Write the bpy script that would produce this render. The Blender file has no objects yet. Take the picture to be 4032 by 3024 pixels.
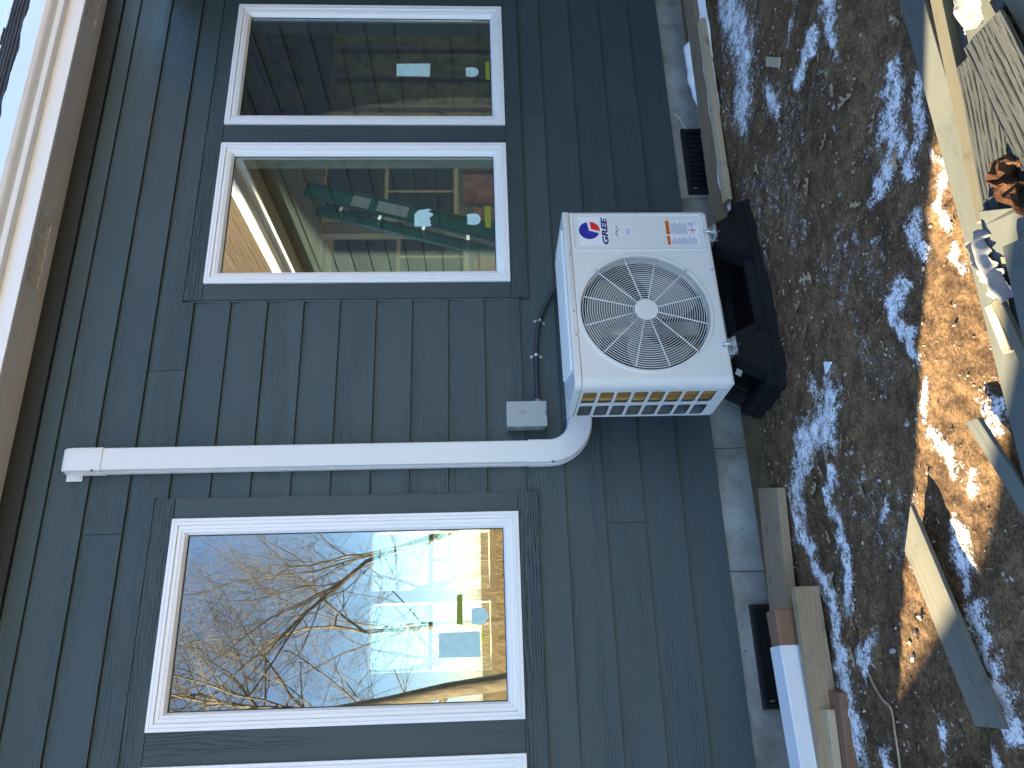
import bpy, bmesh, math, random
import numpy as np
from mathutils import Vector, Matrix, Euler

# ------------------------------------------------------------------ camera, sky, sun, exposure
scene = bpy.context.scene
COL = scene.collection
EYE = 1.22                                    # eye height above the soil, wall face is y = 0
cam_d = bpy.data.cameras.new('camera')
cam = bpy.data.objects.new('camera', cam_d)
COL.objects.link(cam)
RT = Vector((0.934945, -0.354488, -0.014692))  # the phone is held upright, the picture is stored on its side:
DN = Vector((-0.03091, -0.040132, -0.998716))  # picture right = down, picture up = right
FW = Vector((0.353443, 0.934199, -0.048479))
cam.matrix_world = Matrix(((DN.x, RT.x, -FW.x, 0), (DN.y, RT.y, -FW.y, -3.338), (DN.z, RT.z, -FW.z, EYE), (0, 0, 0, 1)))
cam_d.sensor_fit = 'HORIZONTAL'
cam_d.sensor_width = 36.0
cam_d.lens = 2931.3 / 4032 * 36
cam_d.clip_start = 0.02
cam_d.clip_end = 2000
scene.camera = cam

SUN_EL = math.radians(25)
SUN_H = Vector((-0.88, 0.4745, 0)).normalized()        # from the scene towards the sun, on the ground
TO_SUN = (SUN_H * math.cos(SUN_EL) + Vector((0, 0, math.sin(SUN_EL)))).normalized()
world = bpy.data.worlds.new('World')
scene.world = world
world.use_nodes = True
wn = world.node_tree
wn.nodes.clear()
sky = wn.nodes.new('ShaderNodeTexSky')
sky.sky_type = 'NISHITA'
sky.sun_disc = False
sky.sun_elevation = SUN_EL
sky.sun_rotation = math.atan2(SUN_H.x, SUN_H.y)
sky.altitude = 100
sky.air_density = 1.0
sky.dust_density = 0.0
sky.ozone_density = 4.0
bg = wn.nodes.new('ShaderNodeBackground')
bg.inputs['Strength'].default_value = 0.08
wo = wn.nodes.new('ShaderNodeOutputWorld')
wn.links.new(sky.outputs[0], bg.inputs[0])
wn.links.new(bg.outputs[0], wo.inputs[0])
sun_d = bpy.data.lights.new('sun', 'SUN')
sun_d.energy = 5.0
sun_d.angle = math.radians(0.53)
sun_d.color = (1.0, 0.81, 0.51)
sun = bpy.data.objects.new('sun', sun_d)
sun.rotation_euler = TO_SUN.to_track_quat('Z', 'Y').to_euler()
sun.location = TO_SUN * 30
COL.objects.link(sun)
vs = scene.view_settings
vs.view_transform = 'Standard'
vs.look = 'None'
vs.exposure = 3.0
vs.gamma = 1.0
vs.use_curve_mapping = False
cy = scene.cycles
cy.max_bounces = 10
cy.diffuse_bounces = 4
cy.glossy_bounces = 4
cy.transmission_bounces = 6
cy.transparent_max_bounces = 16
cy.use_denoising = True
cy.sample_clamp_indirect = 8.0

rng = random.Random(7)
nrg = np.random.default_rng(11)

# ------------------------------------------------------------------ helpers
def link(o, parent=None):
    COL.objects.link(o)
    if parent is not None:
        o.parent = parent
    return o

def tag(o, label=None, cat=None, group=None, kind=None):
    if label: o['label'] = label
    if cat: o['category'] = cat
    if group: o['group'] = group
    if kind: o['kind'] = kind
    return o

def thing(name, label, cat, loc=(0, 0, 0), rot=(0, 0, 0), group=None):
    o = bpy.data.objects.new(name, None)
    o.location = loc; o.rotation_euler = rot
    o.empty_display_size = 0.1
    link(o); tag(o, label, cat, group)
    return o

def obj(name, me, mat, parent=None, loc=(0, 0, 0), rot=(0, 0, 0)):
    o = bpy.data.objects.new(name, me)
    o.location = loc; o.rotation_euler = rot
    if mat is not None and not me.materials:
        me.materials.append(mat)
    return link(o, parent)

def mesh(name, verts, faces, smooth=False):
    me = bpy.data.meshes.new(name)
    me.from_pydata([tuple(v) for v in verts], [], [tuple(f) for f in faces])
    me.update()
    if smooth:
        me.polygons.foreach_set('use_smooth', [True] * len(me.polygons))
    return me

def from_bm(bm, name, smooth=False, recalc=True):
    if recalc:
        bmesh.ops.recalc_face_normals(bm, faces=bm.faces)
    me = bpy.data.meshes.new(name)
    bm.to_mesh(me); bm.free()
    if smooth:
        me.polygons.foreach_set('use_smooth', [True] * len(me.polygons))
    return me

def bm_box(bm, x0, x1, y0, y1, z0, z1):
    v = [bm.verts.new(p) for p in ((x0, y0, z0), (x1, y0, z0), (x1, y1, z0), (x0, y1, z0), (x0, y0, z1), (x1, y0, z1), (x1, y1, z1), (x0, y1, z1))]
    for f in ((0, 3, 2, 1), (4, 5, 6, 7), (0, 1, 5, 4), (1, 2, 6, 5), (2, 3, 7, 6), (3, 0, 4, 7)):
        bm.faces.new([v[i] for i in f])
    return v

def box_me(name, x0, x1, y0, y1, z0, z1, bevel=0.0, seg=1):
    bm = bmesh.new(); bm_box(bm, x0, x1, y0, y1, z0, z1)
    if bevel:
        bmesh.ops.bevel(bm, geom=bm.edges[:] , offset=bevel, segments=seg, affect='EDGES', profile=0.6)
    return from_bm(bm, name)

def box(name, x0, x1, y0, y1, z0, z1, mat, parent=None, bevel=0.0, seg=1):
    c = ((x0 + x1) / 2, (y0 + y1) / 2, (z0 + z1) / 2)
    me = box_me(name, x0 - c[0], x1 - c[0], y0 - c[1], y1 - c[1], z0 - c[2], z1 - c[2], bevel, seg)
    return obj(name, me, mat, parent, c)

def bm_tube(bm, pts, radii, sides=6, cap=True, closed=False):
    pts = [Vector(p) for p in pts]
    n = len(pts)
    if not hasattr(radii, '__len__'): radii = [radii] * n
    rings = []
    prev = None
    for i, p in enumerate(pts):
        if closed: t = pts[(i + 1) % n] - pts[i - 1]
        else: t = pts[min(i + 1, n - 1)] - pts[max(i - 1, 0)]
        t.normalize()
        if prev is None:
            a = Vector((0, 0, 1)) if abs(t.z) < 0.9 else Vector((1, 0, 0))
            u = t.cross(a).normalized()
        else:
            u = (prev - t * prev.dot(t))
            u = u.normalized() if u.length > 1e-6 else t.orthogonal().normalized()
        prev = u
        w = t.cross(u)
        rings.append([bm.verts.new(p + (u * math.cos(2 * math.pi * k / sides) + w * math.sin(2 * math.pi * k / sides)) * radii[i]) for k in range(sides)])
    for i in range(n if closed else n - 1):
        a, b = rings[i], rings[(i + 1) % n]
        for k in range(sides):
            bm.faces.new((a[k], a[(k + 1) % sides], b[(k + 1) % sides], b[k]))
    if cap and not closed and sides > 2:
        bm.faces.new(rings[0][::-1]); bm.faces.new(rings[-1])
    return rings

def tube_me(name, pts, radii, sides=10, closed=False):
    bm = bmesh.new(); bm_tube(bm, pts, radii, sides, True, closed)
    return from_bm(bm, name, smooth=True)

def lathe_me(name, prof, seg=32, axis='Y', smooth=True):
    """prof: list of (radius, along)"""
    bm = bmesh.new(); rings = []
    for r, h in prof:
        if r < 1e-6:
            p = (0, h, 0) if axis == 'Y' else (0, 0, h)
            rings.append([bm.verts.new(p)])
        else:
            ring = []
            for k in range(seg):
                c, s = math.cos(2 * math.pi * k / seg) * r, math.sin(2 * math.pi * k / seg) * r
                ring.append(bm.verts.new((c, h, s) if axis == 'Y' else (c, s, h)))
            rings.append(ring)
    for a, b in zip(rings[:-1], rings[1:]):
        if len(a) == 1 and len(b) == 1: continue
        for k in range(seg):
            k2 = (k + 1) % seg
            if len(a) == 1: bm.faces.new((a[0], b[k2], b[k]))
            elif len(b) == 1: bm.faces.new((a[k], a[k2], b[0]))
            else: bm.faces.new((a[k], a[k2], b[k2], b[k]))
    return from_bm(bm, name, smooth=smooth)

def prism_me(name, poly, y0, y1, bevel=0.0, plane='XZ'):
    """polygon in XZ (or XY) extruded along Y (or Z)"""
    bm = bmesh.new()
    f = lambda p, h: (p[0], h, p[1]) if plane == 'XZ' else (p[0], p[1], h)
    a = [bm.verts.new(f(p, y0)) for p in poly]; b = [bm.verts.new(f(p, y1)) for p in poly]
    n = len(poly)
    bm.faces.new(a); bm.faces.new(b[::-1])
    for i in range(n): bm.faces.new((a[i], b[i], b[(i + 1) % n], a[(i + 1) % n]))
    bmesh.ops.recalc_face_normals(bm, faces=bm.faces)
    if bevel:
        bmesh.ops.bevel(bm, geom=bm.edges[:], offset=bevel, segments=1, affect='EDGES')
    return from_bm(bm, name)

def auto_smooth(o, ang=35):
    me = o.data
    me.polygons.foreach_set('use_smooth', [True] * len(me.polygons))
    try: me.set_sharp_from_angle(angle=math.radians(ang))
    except Exception: pass
    return o

def vnoise(x, y, seed=0):
    """value noise, numpy"""
    r = np.random.default_rng(seed).random((256, 256))
    xi = np.floor(x).astype(int); yi = np.floor(y).astype(int)
    fx = x - xi; fy = y - yi
    fx = fx * fx * (3 - 2 * fx); fy = fy * fy * (3 - 2 * fy)
    g = lambda a, b: r[a % 256, b % 256]
    return (g(xi, yi) * (1 - fx) + g(xi + 1, yi) * fx) * (1 - fy) + (g(xi, yi + 1) * (1 - fx) + g(xi + 1, yi + 1) * fx) * fy

def fbm(x, y, seed=0, octv=4, gain=0.5):
    s = 0; a = 1; t = 0
    for i in range(octv):
        s = s + a * vnoise(x * 2 ** i, y * 2 ** i, seed + i); t += a; a *= gain
    return s / t

# ------------------------------------------------------------------ materials
class NT:
    def __init__(self, name):
        self.m = bpy.data.materials.new(name); self.m.use_nodes = True
        self.t = self.m.node_tree; self.n = self.t.nodes
        self.b = self.n['Principled BSDF']; self.out = self.n['Material Output']
    def add(self, typ, **kw):
        nd = self.n.new(typ)
        for k, v in kw.items(): setattr(nd, k, v)
        return nd
    def lk(self, a, b): self.t.links.new(a, b)
    def val(self, sock, v):
        if hasattr(v, 'links') or hasattr(v, 'is_output'): self.lk(v, sock)
        else: sock.default_value = v
    def math(self, op, a, b=0.0, c=None, clamp=False):
        nd = self.add('ShaderNodeMath', operation=op); nd.use_clamp = clamp
        self.val(nd.inputs[0], a); self.val(nd.inputs[1], b)
        if c is not None: self.val(nd.inputs[2], c)
        return nd.outputs[0]
    def coords(self, kind='Object', scale=(1, 1, 1), rand=True):
        tc = self.add('ShaderNodeTexCoord')
        v = tc.outputs[kind]
        if rand:
            oi = self.add('ShaderNodeObjectInfo')
            cx = self.add('ShaderNodeCombineXYZ')
            self.lk(self.math('MULTIPLY', oi.outputs['Random'], 37.0), cx.inputs[0])
            self.lk(self.math('MULTIPLY', oi.outputs['Random'], 91.0), cx.inputs[1])
            self.lk(self.math('MULTIPLY', oi.outputs['Random'], 17.0), cx.inputs[2])
            va = self.add('ShaderNodeVectorMath', operation='ADD')
            self.lk(v, va.inputs[0]); self.lk(cx.outputs[0], va.inputs[1]); v = va.outputs[0]
        return self.scaled(v, scale)
    def scaled(self, v, scale):
        vm = self.add('ShaderNodeVectorMath', operation='MULTIPLY')
        self.lk(v, vm.inputs[0]); vm.inputs[1].default_value = scale
        return vm.outputs[0]
    def noise(self, v, scale=5.0, detail=3.0, rough=0.55, dist=0.0):
        nd = self.add('ShaderNodeTexNoise')
        self.lk(v, nd.inputs['Vector'])
        nd.inputs['Scale'].default_value = scale; nd.inputs['Detail'].default_value = detail
        nd.inputs['Roughness'].default_value = rough; nd.inputs['Distortion'].default_value = dist
        return nd.outputs['Fac']
    def voro(self, v, scale=5.0, feature='F1', out='Distance'):
        nd = self.add('ShaderNodeTexVoronoi', feature=feature)
        self.lk(v, nd.inputs['Vector']); nd.inputs['Scale'].default_value = scale
        return nd.outputs[out]
    def ramp(self, f, stops):
        nd = self.add('ShaderNodeValToRGB'); self.lk(f, nd.inputs[0])
        el = nd.color_ramp.elements
        while len(el) < len(stops): el.new(0.5)
        for e, (p, c) in zip(el, stops):
            e.position = p; e.color = (*c, 1) if len(c) == 3 else c
        return nd.outputs[0]
    def step(self, f, a, b):
        nd = self.add('ShaderNodeMapRange', interpolation_type='SMOOTHSTEP')
        self.val(nd.inputs['Value'], f); nd.inputs['From Min'].default_value = a; nd.inputs['From Max'].default_value = b
        return nd.outputs[0]
    def mix(self, f, a, b, blend='MIX'):
        nd = self.add('ShaderNodeMix', data_type='RGBA', blend_type=blend)
        self.val(nd.inputs[0], f)
        for s, v in ((nd.inputs[6], a), (nd.inputs[7], b)):
            if isinstance(v, tuple): s.default_value = (*v[:3], 1)
            else: self.lk(v, s)
        return nd.outputs[2]
    def bump(self, h, strength=0.5, dist=0.002, prev=None):
        nd = self.add('ShaderNodeBump'); nd.inputs['Strength'].default_value = strength; nd.inputs['Distance'].default_value = dist
        self.lk(h, nd.inputs['Height'])
        if prev is not None: self.lk(prev, nd.inputs['Normal'])
        return nd.outputs[0]
    def set(self, color=None, rough=None, normal=None, metal=None, spec=None):
        if color is not None: 
            if isinstance(color, tuple): self.b.inputs['Base Color'].default_value = (*color, 1)
            else: self.lk(color, self.b.inputs['Base Color'])
        if rough is not None: self.val(self.b.inputs['Roughness'], rough)
        if normal is not None: self.lk(normal, self.b.inputs['Normal'])
        if metal is not None: self.b.inputs['Metallic'].default_value = metal
        if spec is not None: self.b.inputs['Specular IOR Level'].default_value = spec
        return self.m

def rnd_value(n, lo, hi):
    oi = n.add('ShaderNodeObjectInfo')
    return n.math('MULTIPLY_ADD', oi.outputs['Random'], hi - lo, lo)

def mat_grain(name, base, light, grain=0.5, band=520.0, rough=0.55, dirt=None, tonal=0.35, dist=0.0013, vary=0.12, darken=0.0, cover=0.42):
    """embossed wood grain that runs along the local X axis, width along local Z"""
    n = NT(name)
    v = n.coords('Object')
    warp = n.noise(n.scaled(v, (0.9, 3.0, 5.0)), 1.6, 2.5, 0.55)
    sep = n.add('ShaderNodeSeparateXYZ'); n.lk(v, sep.inputs[0])
    ph = n.math('MULTIPLY_ADD', sep.outputs[2], band, n.math('MULTIPLY', warp, band * 0.085))
    ph = n.math('ADD', ph, n.math('MULTIPLY', sep.outputs[1], band))
    lines = n.math('SINE', ph)
    lines = n.step(lines, -0.2, 0.95)
    mask = n.step(n.noise(n.scaled(v, (0.55, 2.0, 7.0)), 1.3, 1.5), cover, cover + 0.24)
    brk = n.step(n.noise(n.scaled(v, (14, 14, 130)), 1.0, 2.0), 0.35, 0.62)
    h = n.math('MULTIPLY', n.math('MULTIPLY', lines, mask), brk)
    fine = n.noise(n.scaled(v, (6, 60, 150)), 1.0, 3.0)
    hh = n.math('MULTIPLY_ADD', fine, 0.35, h)
    nrm = n.bump(hh, grain, dist)
    cloud = n.noise(n.scaled(v, (0.8, 2, 2.5)), 1.2, 4.0, 0.6)
    c = n.mix(n.step(cloud, 0.3, 0.75), base, light)
    c = n.mix(n.math('MULTIPLY', h, tonal), c, light)
    if darken:
        c = n.mix(n.math('MULTIPLY', h, darken), c, tuple(q * 0.35 for q in base))  # grain line shading put into the colour where soft light leaves the bump flat
    if dirt:
        d = n.step(n.noise(n.scaled(v, (9, 9, 14)), 1.0, 6.0, 0.7), 0.56, 0.68)
        c = n.mix(n.math('MULTIPLY', d, 0.7), c, dirt)
    bright = rnd_value(n, 1 - vary, 1 + vary)
    hs = n.add('ShaderNodeHueSaturation'); n.lk(c, hs.inputs['Color']); n.lk(bright, hs.inputs['Value'])
    r = n.math('MULTIPLY_ADD', cloud, 0.18, rough - 0.09)
    return n.set(hs.outputs[0], r, nrm, spec=0.4)

def mat_paint(name, col, rough=0.4, peel=0.15, dirt=0.12, dirtcol=(0.25, 0.24, 0.22), spec=0.5, pscale=220):
    n = NT(name)
    v = n.coords('Object')
    d = n.step(n.noise(n.scaled(v, (3, 3, 3)), 2.0, 6.0, 0.65), 0.45, 0.8)
    c = n.mix(n.math('MULTIPLY', d, dirt), col, dirtcol)
    nrm = n.bump(n.noise(v, pscale, 2.0), peel, 0.0006)
    return n.set(c, n.math('MULTIPLY_ADD', d, 0.15, rough), nrm, spec=spec)

def mat_plain(name, col, rough=0.6, metal=0.0, bump=0.0, bscale=80, vary=0.0):
    n = NT(name)
    v = n.coords('Object')
    f = n.noise(v, bscale * 0.4, 4.0)
    c = n.mix(n.step(f, 0.35, 0.7), tuple(q * (1 - vary) for q in col), tuple(min(1, q * (1 + vary)) for q in col)) if vary else col
    nrm = n.bump(n.noise(v, bscale, 3.0), bump, 0.002) if bump else None
    return n.set(c, rough, nrm, metal)

def mat_glass(name='window_glass', tint=(0.87, 0.94, 0.90), refl=0.12):
    n = NT(name)
    n.n.remove(n.b)
    tr = n.add('ShaderNodeBsdfTransparent'); tr.inputs[0].default_value = (*tint, 1)
    gl = n.add('ShaderNodeBsdfGlossy'); gl.inputs['Roughness'].default_value = 0.0
    gl.inputs['Color'].default_value = (0.95, 0.97, 1, 1)
    fr = n.add('ShaderNodeFresnel'); fr.inputs['IOR'].default_value = 1.5
    f = n.math('MULTIPLY_ADD', fr.outputs[0], 0.8, refl, clamp=True)
    mx = n.add('ShaderNodeMixShader')
    n.lk(f, mx.inputs[0]); n.lk(tr.outputs[0], mx.inputs[1]); n.lk(gl.outputs[0], mx.inputs[2])
    n.lk(mx.outputs[0], n.out.inputs['Surface'])
    return n.m

def mat_soil():
    n = NT('soil_and_snow')
    v = n.coords('Object', rand=False)
    at = n.add('ShaderNodeAttribute'); at.attribute_name = 'snow'; snow = at.outputs['Fac']
    big = n.noise(v, 2.2, 5.0, 0.6)
    mid = n.noise(v, 14.0, 6.0, 0.7)
    fine = n.noise(v, 95.0, 5.0, 0.75)
    c = n.ramp(big, [(0.30, (0.115, 0.072, 0.038)), (0.5, (0.195, 0.120, 0.062)), (0.72, (0.26, 0.162, 0.082))])
    clay = n.step(n.noise(n.scaled(v, (1, 1.6, 1)), 3.1, 4.0, 0.6), 0.60, 0.74)
    c = n.mix(n.math('MULTIPLY', clay, 0.75), c, (0.20, 0.095, 0.040))
    straw = n.step(n.noise(n.scaled(v, (1, 2.2, 1)), 60.0, 3.0, 0.7), 0.60, 0.72)
    c = n.mix(n.math('MULTIPLY', straw, 0.5), c, (0.24, 0.17, 0.10))
    dk = n.step(n.math('ADD', n.math('MULTIPLY', fine, 0.6), n.math('MULTIPLY', mid, 0.45)), 0.44, 0.62)
    c = n.mix(dk, n.mix(1.0, c, (0.36, 0.36, 0.38), 'MULTIPLY'), c)
    frost = n.step(n.math('ADD', n.math('MULTIPLY', mid, 0.6), n.math('MULTIPLY', fine, 0.5)), 0.66, 0.76)
    c = n.mix(n.math('MULTIPLY', frost, 0.25), c, (0.5, 0.5, 0.5))
    thr = n.math('ADD', snow, n.math('MULTIPLY_ADD', n.noise(v, 26.0, 5.0, 0.65), 1.3, -0.65))
    thr = n.math('ADD', thr, n.math('MULTIPLY_ADD', n.noise(v, 130.0, 4.0, 0.75), 1.6, -0.8))
    sm = n.math('MULTIPLY', n.step(thr, 0.36, 0.72), 0.95)
    c = n.mix(sm, c, (0.90, 0.90, 0.91))
    r = n.math('MULTIPLY_ADD', sm, -0.25, 0.92)
    h = n.math('ADD', n.math('MULTIPLY', mid, 0.6), n.math('MULTIPLY', fine, 0.55))
    h = n.math('ADD', h, n.math('MULTIPLY', sm, 0.35))
    vor = n.voro(v, 70.0)
    h = n.math('ADD', h, n.math('MULTIPLY', vor, 0.2))
    return n.set(c, r, n.bump(h, 0.8, 0.008), spec=0.15)

def mat_dry_field():
    n = NT('dry_grass_field')
    v = n.coords('Object', rand=False)
    a = n.noise(v, 0.35, 5.0); b = n.noise(v, 5.0, 6.0, 0.7)
    c = n.ramp(a, [(0.3, (0.10, 0.07, 0.04)), (0.55, (0.20, 0.14, 0.07)), (0.75, (0.28, 0.20, 0.11))])
    c = n.mix(n.step(b, 0.45, 0.7), c, (0.11, 0.08, 0.045))
    sn_ = n.step(n.math('ADD', n.noise(v, 0.6, 5.0, 0.6), n.math('MULTIPLY_ADD', b, 0.4, -0.2)), 0.56, 0.66)
    c = n.mix(n.math('MULTIPLY', sn_, 0.8), c, (0.75, 0.75, 0.76))
    return n.set(c, 0.95, n.bump(b, 0.8, 0.05), spec=0.1)

def mat_concrete():
    n = NT('concrete')
    v = n.coords('Object')
    a = n.noise(v, 4.0, 6.0, 0.65); b = n.noise(v, 60.0, 4.0, 0.7)
    c = n.ramp(a, [(0.3, (0.15, 0.14, 0.115)), (0.5, (0.29, 0.285, 0.25)), (0.7, (0.40, 0.40, 0.37))])
    pits = n.step(n.noise(n.scaled(v, (1, 1, 1)), 42.0, 2.0, 0.5), 0.66, 0.72)
    zone = n.step(n.noise(v, 2.3, 2.0), 0.5, 0.6)
    pit = n.math('MULTIPLY', pits, zone)
    c = n.mix(n.math('MULTIPLY', pit, 0.75), c, (0.07, 0.065, 0.06))
    c = n.mix(n.math('MULTIPLY', n.step(n.noise(n.scaled(v, (3, 3, 1)), 2.0, 5.0), 0.55, 0.75), 0.5), c, (0.16, 0.13, 0.09))
    h = n.math('SUBTRACT', n.math('MULTIPLY', b, 0.4), pit)
    return n.set(c, 0.9, n.bump(h, 0.6, 0.004), spec=0.25)

def mat_bark():
    n = NT('bark')
    v = n.coords('Object')
    a = n.noise(n.scaled(v, (6, 6, 1.5)), 3.0, 6.0, 0.7)
    c = n.ramp(a, [(0.3, (0.12, 0.09, 0.06)), (0.5, (0.28, 0.23, 0.165)), (0.7, (0.42, 0.36, 0.26))])
    return n.set(c, 0.9, n.bump(a, 0.8, 0.02), spec=0.2)

def mat_insulation(name, c0, c1, c2):
    n = NT(name)
    v = n.coords('Object')
    a = n.noise(n.scaled(v, (1, 1, 1)), 7.0, 6.0, 0.65, 0.6)
    c = n.ramp(a, [(0.30, c0), (0.5, c1), (0.72, c2)])
    return n.set(c, 0.95, n.bump(a, 1.0, 0.03), spec=0.1)

def mat_snow():
    n = NT('snow')
    v = n.coords('Object')
    a = n.noise(v, 60, 5, 0.6); d = n.noise(v, 9, 5, 0.65)
    c = n.mix(n.math('MULTIPLY', n.step(d, 0.5, 0.8), 0.35), (0.82, 0.82, 0.83), (0.55, 0.52, 0.48))
    return n.set(c, 0.75, n.bump(a, 0.5, 0.006), spec=0.3)

def mat_shingle():
    n = NT('asphalt_shingle')
    v = n.coords('Object')
    a = n.noise(v, 260, 3, 0.7); b = n.noise(n.scaled(v, (6, 1, 1)), 1.2, 2)
    c = n.ramp(a, [(0.3, (0.030, 0.028, 0.027)), (0.7, (0.10, 0.095, 0.09))])
    c = n.mix(n.step(b, 0.4, 0.65), c, (0.05, 0.047, 0.046))
    return n.set(c, 0.95, n.bump(a, 0.6, 0.003), spec=0.15)

def mat_coil(name, col, col2):
    n = NT(name)
    v = n.coords('Object')
    sep = n.add('ShaderNodeSeparateXYZ'); n.lk(v, sep.inputs[0])
    f = n.math('SINE', n.math('MULTIPLY', sep.outputs[1], 2600.0))
    g = n.noise(n.scaled(v, (30, 22, 1.2)), 1.0, 3)
    c = n.mix(n.step(g, 0.35, 0.7), col, col2)
    return n.set(c, 0.42, n.bump(f, 0.5, 0.001), metal=0.45)

M = {}
M['siding'] = mat_grain('slate_siding', (0.041, 0.063, 0.067), (0.052, 0.076, 0.080), 0.7, 470, 0.50, vary=0.05, dist=0.002, darken=0.3)
M['trim'] = mat_grain('slate_trim', (0.037, 0.058, 0.063), (0.049, 0.073, 0.078), 1.0, 430, 0.50, vary=0.06, dist=0.003, darken=0.45)
M['vinyl'] = mat_paint('white_vinyl', (0.86, 0.86, 0.86), 0.32, 0.05, 0.05)
M['glass'] = mat_glass()
M['rear_glass'] = mat_glass('rear_glass', (0.60, 0.66, 0.64), 0.04)
M['soffit'] = mat_grain('weathered_soffit', (0.66, 0.66, 0.65), (0.78, 0.78, 0.76), 0.6, 300, 0.7, vary=0.08)
M['fascia'] = mat_paint('white_aluminium', (0.84, 0.84, 0.83), 0.38, 0.5, 0.10, pscale=90)
M['gutter'] = mat_paint('gutter_paint', (0.78, 0.81, 0.84), 0.32, 0.05, 0.14)
M['frieze'] = mat_grain('frieze_paint', (0.016, 0.019, 0.021), (0.024, 0.028, 0.030), 0.6, 300, 0.6)
M['concrete'] = mat_concrete()
M['black_plastic'] = mat_plain('black_plastic', (0.005, 0.005, 0.006), 0.5, 0, 0.25, 120, 0.2)
M['rubber'] = mat_paint('black_rubber_pad', (0.0055, 0.0065, 0.0085), 0.65, 0.6, 0.05, (0.10, 0.08, 0.06), spec=0.25, pscale=60)
M['cabinet'] = mat_paint('cabinet_paint', (0.70, 0.70, 0.67), 0.28, 0.10, 0.06)
M['grille'] = mat_plain('grille_wire', (0.74, 0.75, 0.73), 0.35)
M['dark'] = mat_plain('dark_interior', (0.012, 0.013, 0.014), 0.8)
M['fan'] = mat_plain('fan_plastic', (0.15, 0.165, 0.15), 0.5)
M['coil'] = mat_coil('gold_coil_fins', (0.34, 0.19, 0.05), (0.85, 0.52, 0.17))
M['coil_grey'] = mat_coil('grey_coil_fins', (0.16, 0.17, 0.18), (0.30, 0.31, 0.32))
M['steel'] = mat_plain('zinc_steel', (0.55, 0.57, 0.58), 0.30, 0.9, 0.2, 150, 0.1)
M['cover'] = mat_paint('line_cover_pvc', (0.74, 0.74, 0.72), 0.36, 0.05, 0.07)
M['box'] = mat_paint('grey_enclosure', (0.33, 0.36, 0.37), 0.38, 0.10, 0.08)
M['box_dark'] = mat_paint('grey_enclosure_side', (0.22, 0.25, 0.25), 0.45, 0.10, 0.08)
M['conduit'] = mat_plain('grey_conduit', (0.030, 0.033, 0.042), 0.5, 0, 0.2, 200)
M['white_label'] = mat_plain('white_label', (0.78, 0.79, 0.82), 0.35)
M['blue_ink'] = mat_plain('blue_ink', (0.012, 0.016, 0.30), 0.35)
M['navy_ink'] = mat_plain('navy_ink', (0.012, 0.02, 0.13), 0.35)
M['red_ink'] = mat_plain('red_ink', (0.75, 0.012, 0.018), 0.35)
M['orange_ink'] = mat_plain('orange_ink', (0.80, 0.20, 0.03), 0.4)
M['grey_ink'] = mat_plain('grey_ink', (0.22, 0.24, 0.34), 0.5)
M['soil'] = mat_soil()
M['field'] = mat_dry_field()
M['bark'] = mat_bark()
M['shingle'] = mat_shingle()
M['snow'] = mat_snow()
M['stud'] = mat_grain('framing_lumber', (0.42, 0.30, 0.17), (0.55, 0.41, 0.25), 0.4, 300, 0.7, vary=0.15)
M['cream'] = mat_paint('cream_wood', (0.68, 0.60, 0.40), 0.5, 0.1, 0.12)
M['ply'] = mat_grain('plywood_floor', (0.40, 0.28, 0.15), (0.52, 0.38, 0.22), 0.3, 200, 0.7)
M['insul'] = mat_insulation('yellow_insulation', (0.16, 0.11, 0.06), (0.58, 0.45, 0.17), (0.82, 0.70, 0.32))
M['insul_pink'] = mat_insulation('pink_insulation', (0.18, 0.09, 0.08), (0.40, 0.20, 0.16), (0.55, 0.34, 0.27))
M['green'] = mat_plain('green_fibreglass', (0.010, 0.20, 0.12), 0.4)
M['sticker'] = mat_plain('pale_blue_sticker', (0.48, 0.70, 0.68), 0.6, 0, 0.3, 90, 0.06)
M['yellow'] = mat_plain('yellow_tag', (0.62, 0.58, 0.02), 0.6)
M['olive'] = mat_plain('olive_tag', (0.22, 0.26, 0.02), 0.6)
M['wrap'] = mat_plain('torn_house_wrap', (0.19, 0.19, 0.185), 0.7, 0, 0.5, 60, 0.08)
M['offcut'] = mat_grain('primed_offcut', (0.078, 0.088, 0.082), (0.125, 0.132, 0.115), 0.30, 300, 0.75, dirt=(0.075, 0.08, 0.072), vary=0.10)
M['offcut_mottled'] = mat_grain('mottled_offcut', (0.085, 0.088, 0.072), (0.165, 0.160, 0.125), 0.35, 300, 0.8, dirt=(0.06, 0.063, 0.058), vary=0.05)
M['offcut_grain'] = mat_grain('embossed_offcut', (0.036, 0.042, 0.043), (0.062, 0.068, 0.064), 1.0, 420, 0.7, darken=1.0, dist=0.006, vary=0.06, tonal=0.0, cover=0.15)  # dark lines paint in the contrast of sun raking the grain
M['offcut_pale'] = mat_grain('pale_offcut', (0.105, 0.098, 0.068), (0.145, 0.132, 0.09), 0.3, 300, 0.75, dirt=(0.08, 0.073, 0.05), vary=0.08)
M['lumber'] = mat_grain('raw_lumber', (0.42, 0.33, 0.21), (0.54, 0.44, 0.29), 0.35, 330, 0.75, dirt=(0.26, 0.19, 0.11), vary=0.1)
M['lumber_old'] = mat_grain('weathered_lumber', (0.24, 0.165, 0.095), (0.36, 0.265, 0.165), 0.9, 330, 0.8, dirt=(0.10, 0.085, 0.065), vary=0.1)
M['redwood'] = mat_grain('brown_post', (0.17, 0.09, 0.05), (0.27, 0.155, 0.09), 0.3, 260, 0.7, vary=0.05)
M['white_wrap'] = mat_paint('dusty_white_vinyl', (0.74, 0.75, 0.76), 0.45, 0.1, 0.35, (0.42, 0.40, 0.38))
M['rotten'] = mat_insulation('rotten_brown', (0.012, 0.006, 0.004), (0.040, 0.018, 0.009), (0.11, 0.058, 0.028))
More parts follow.
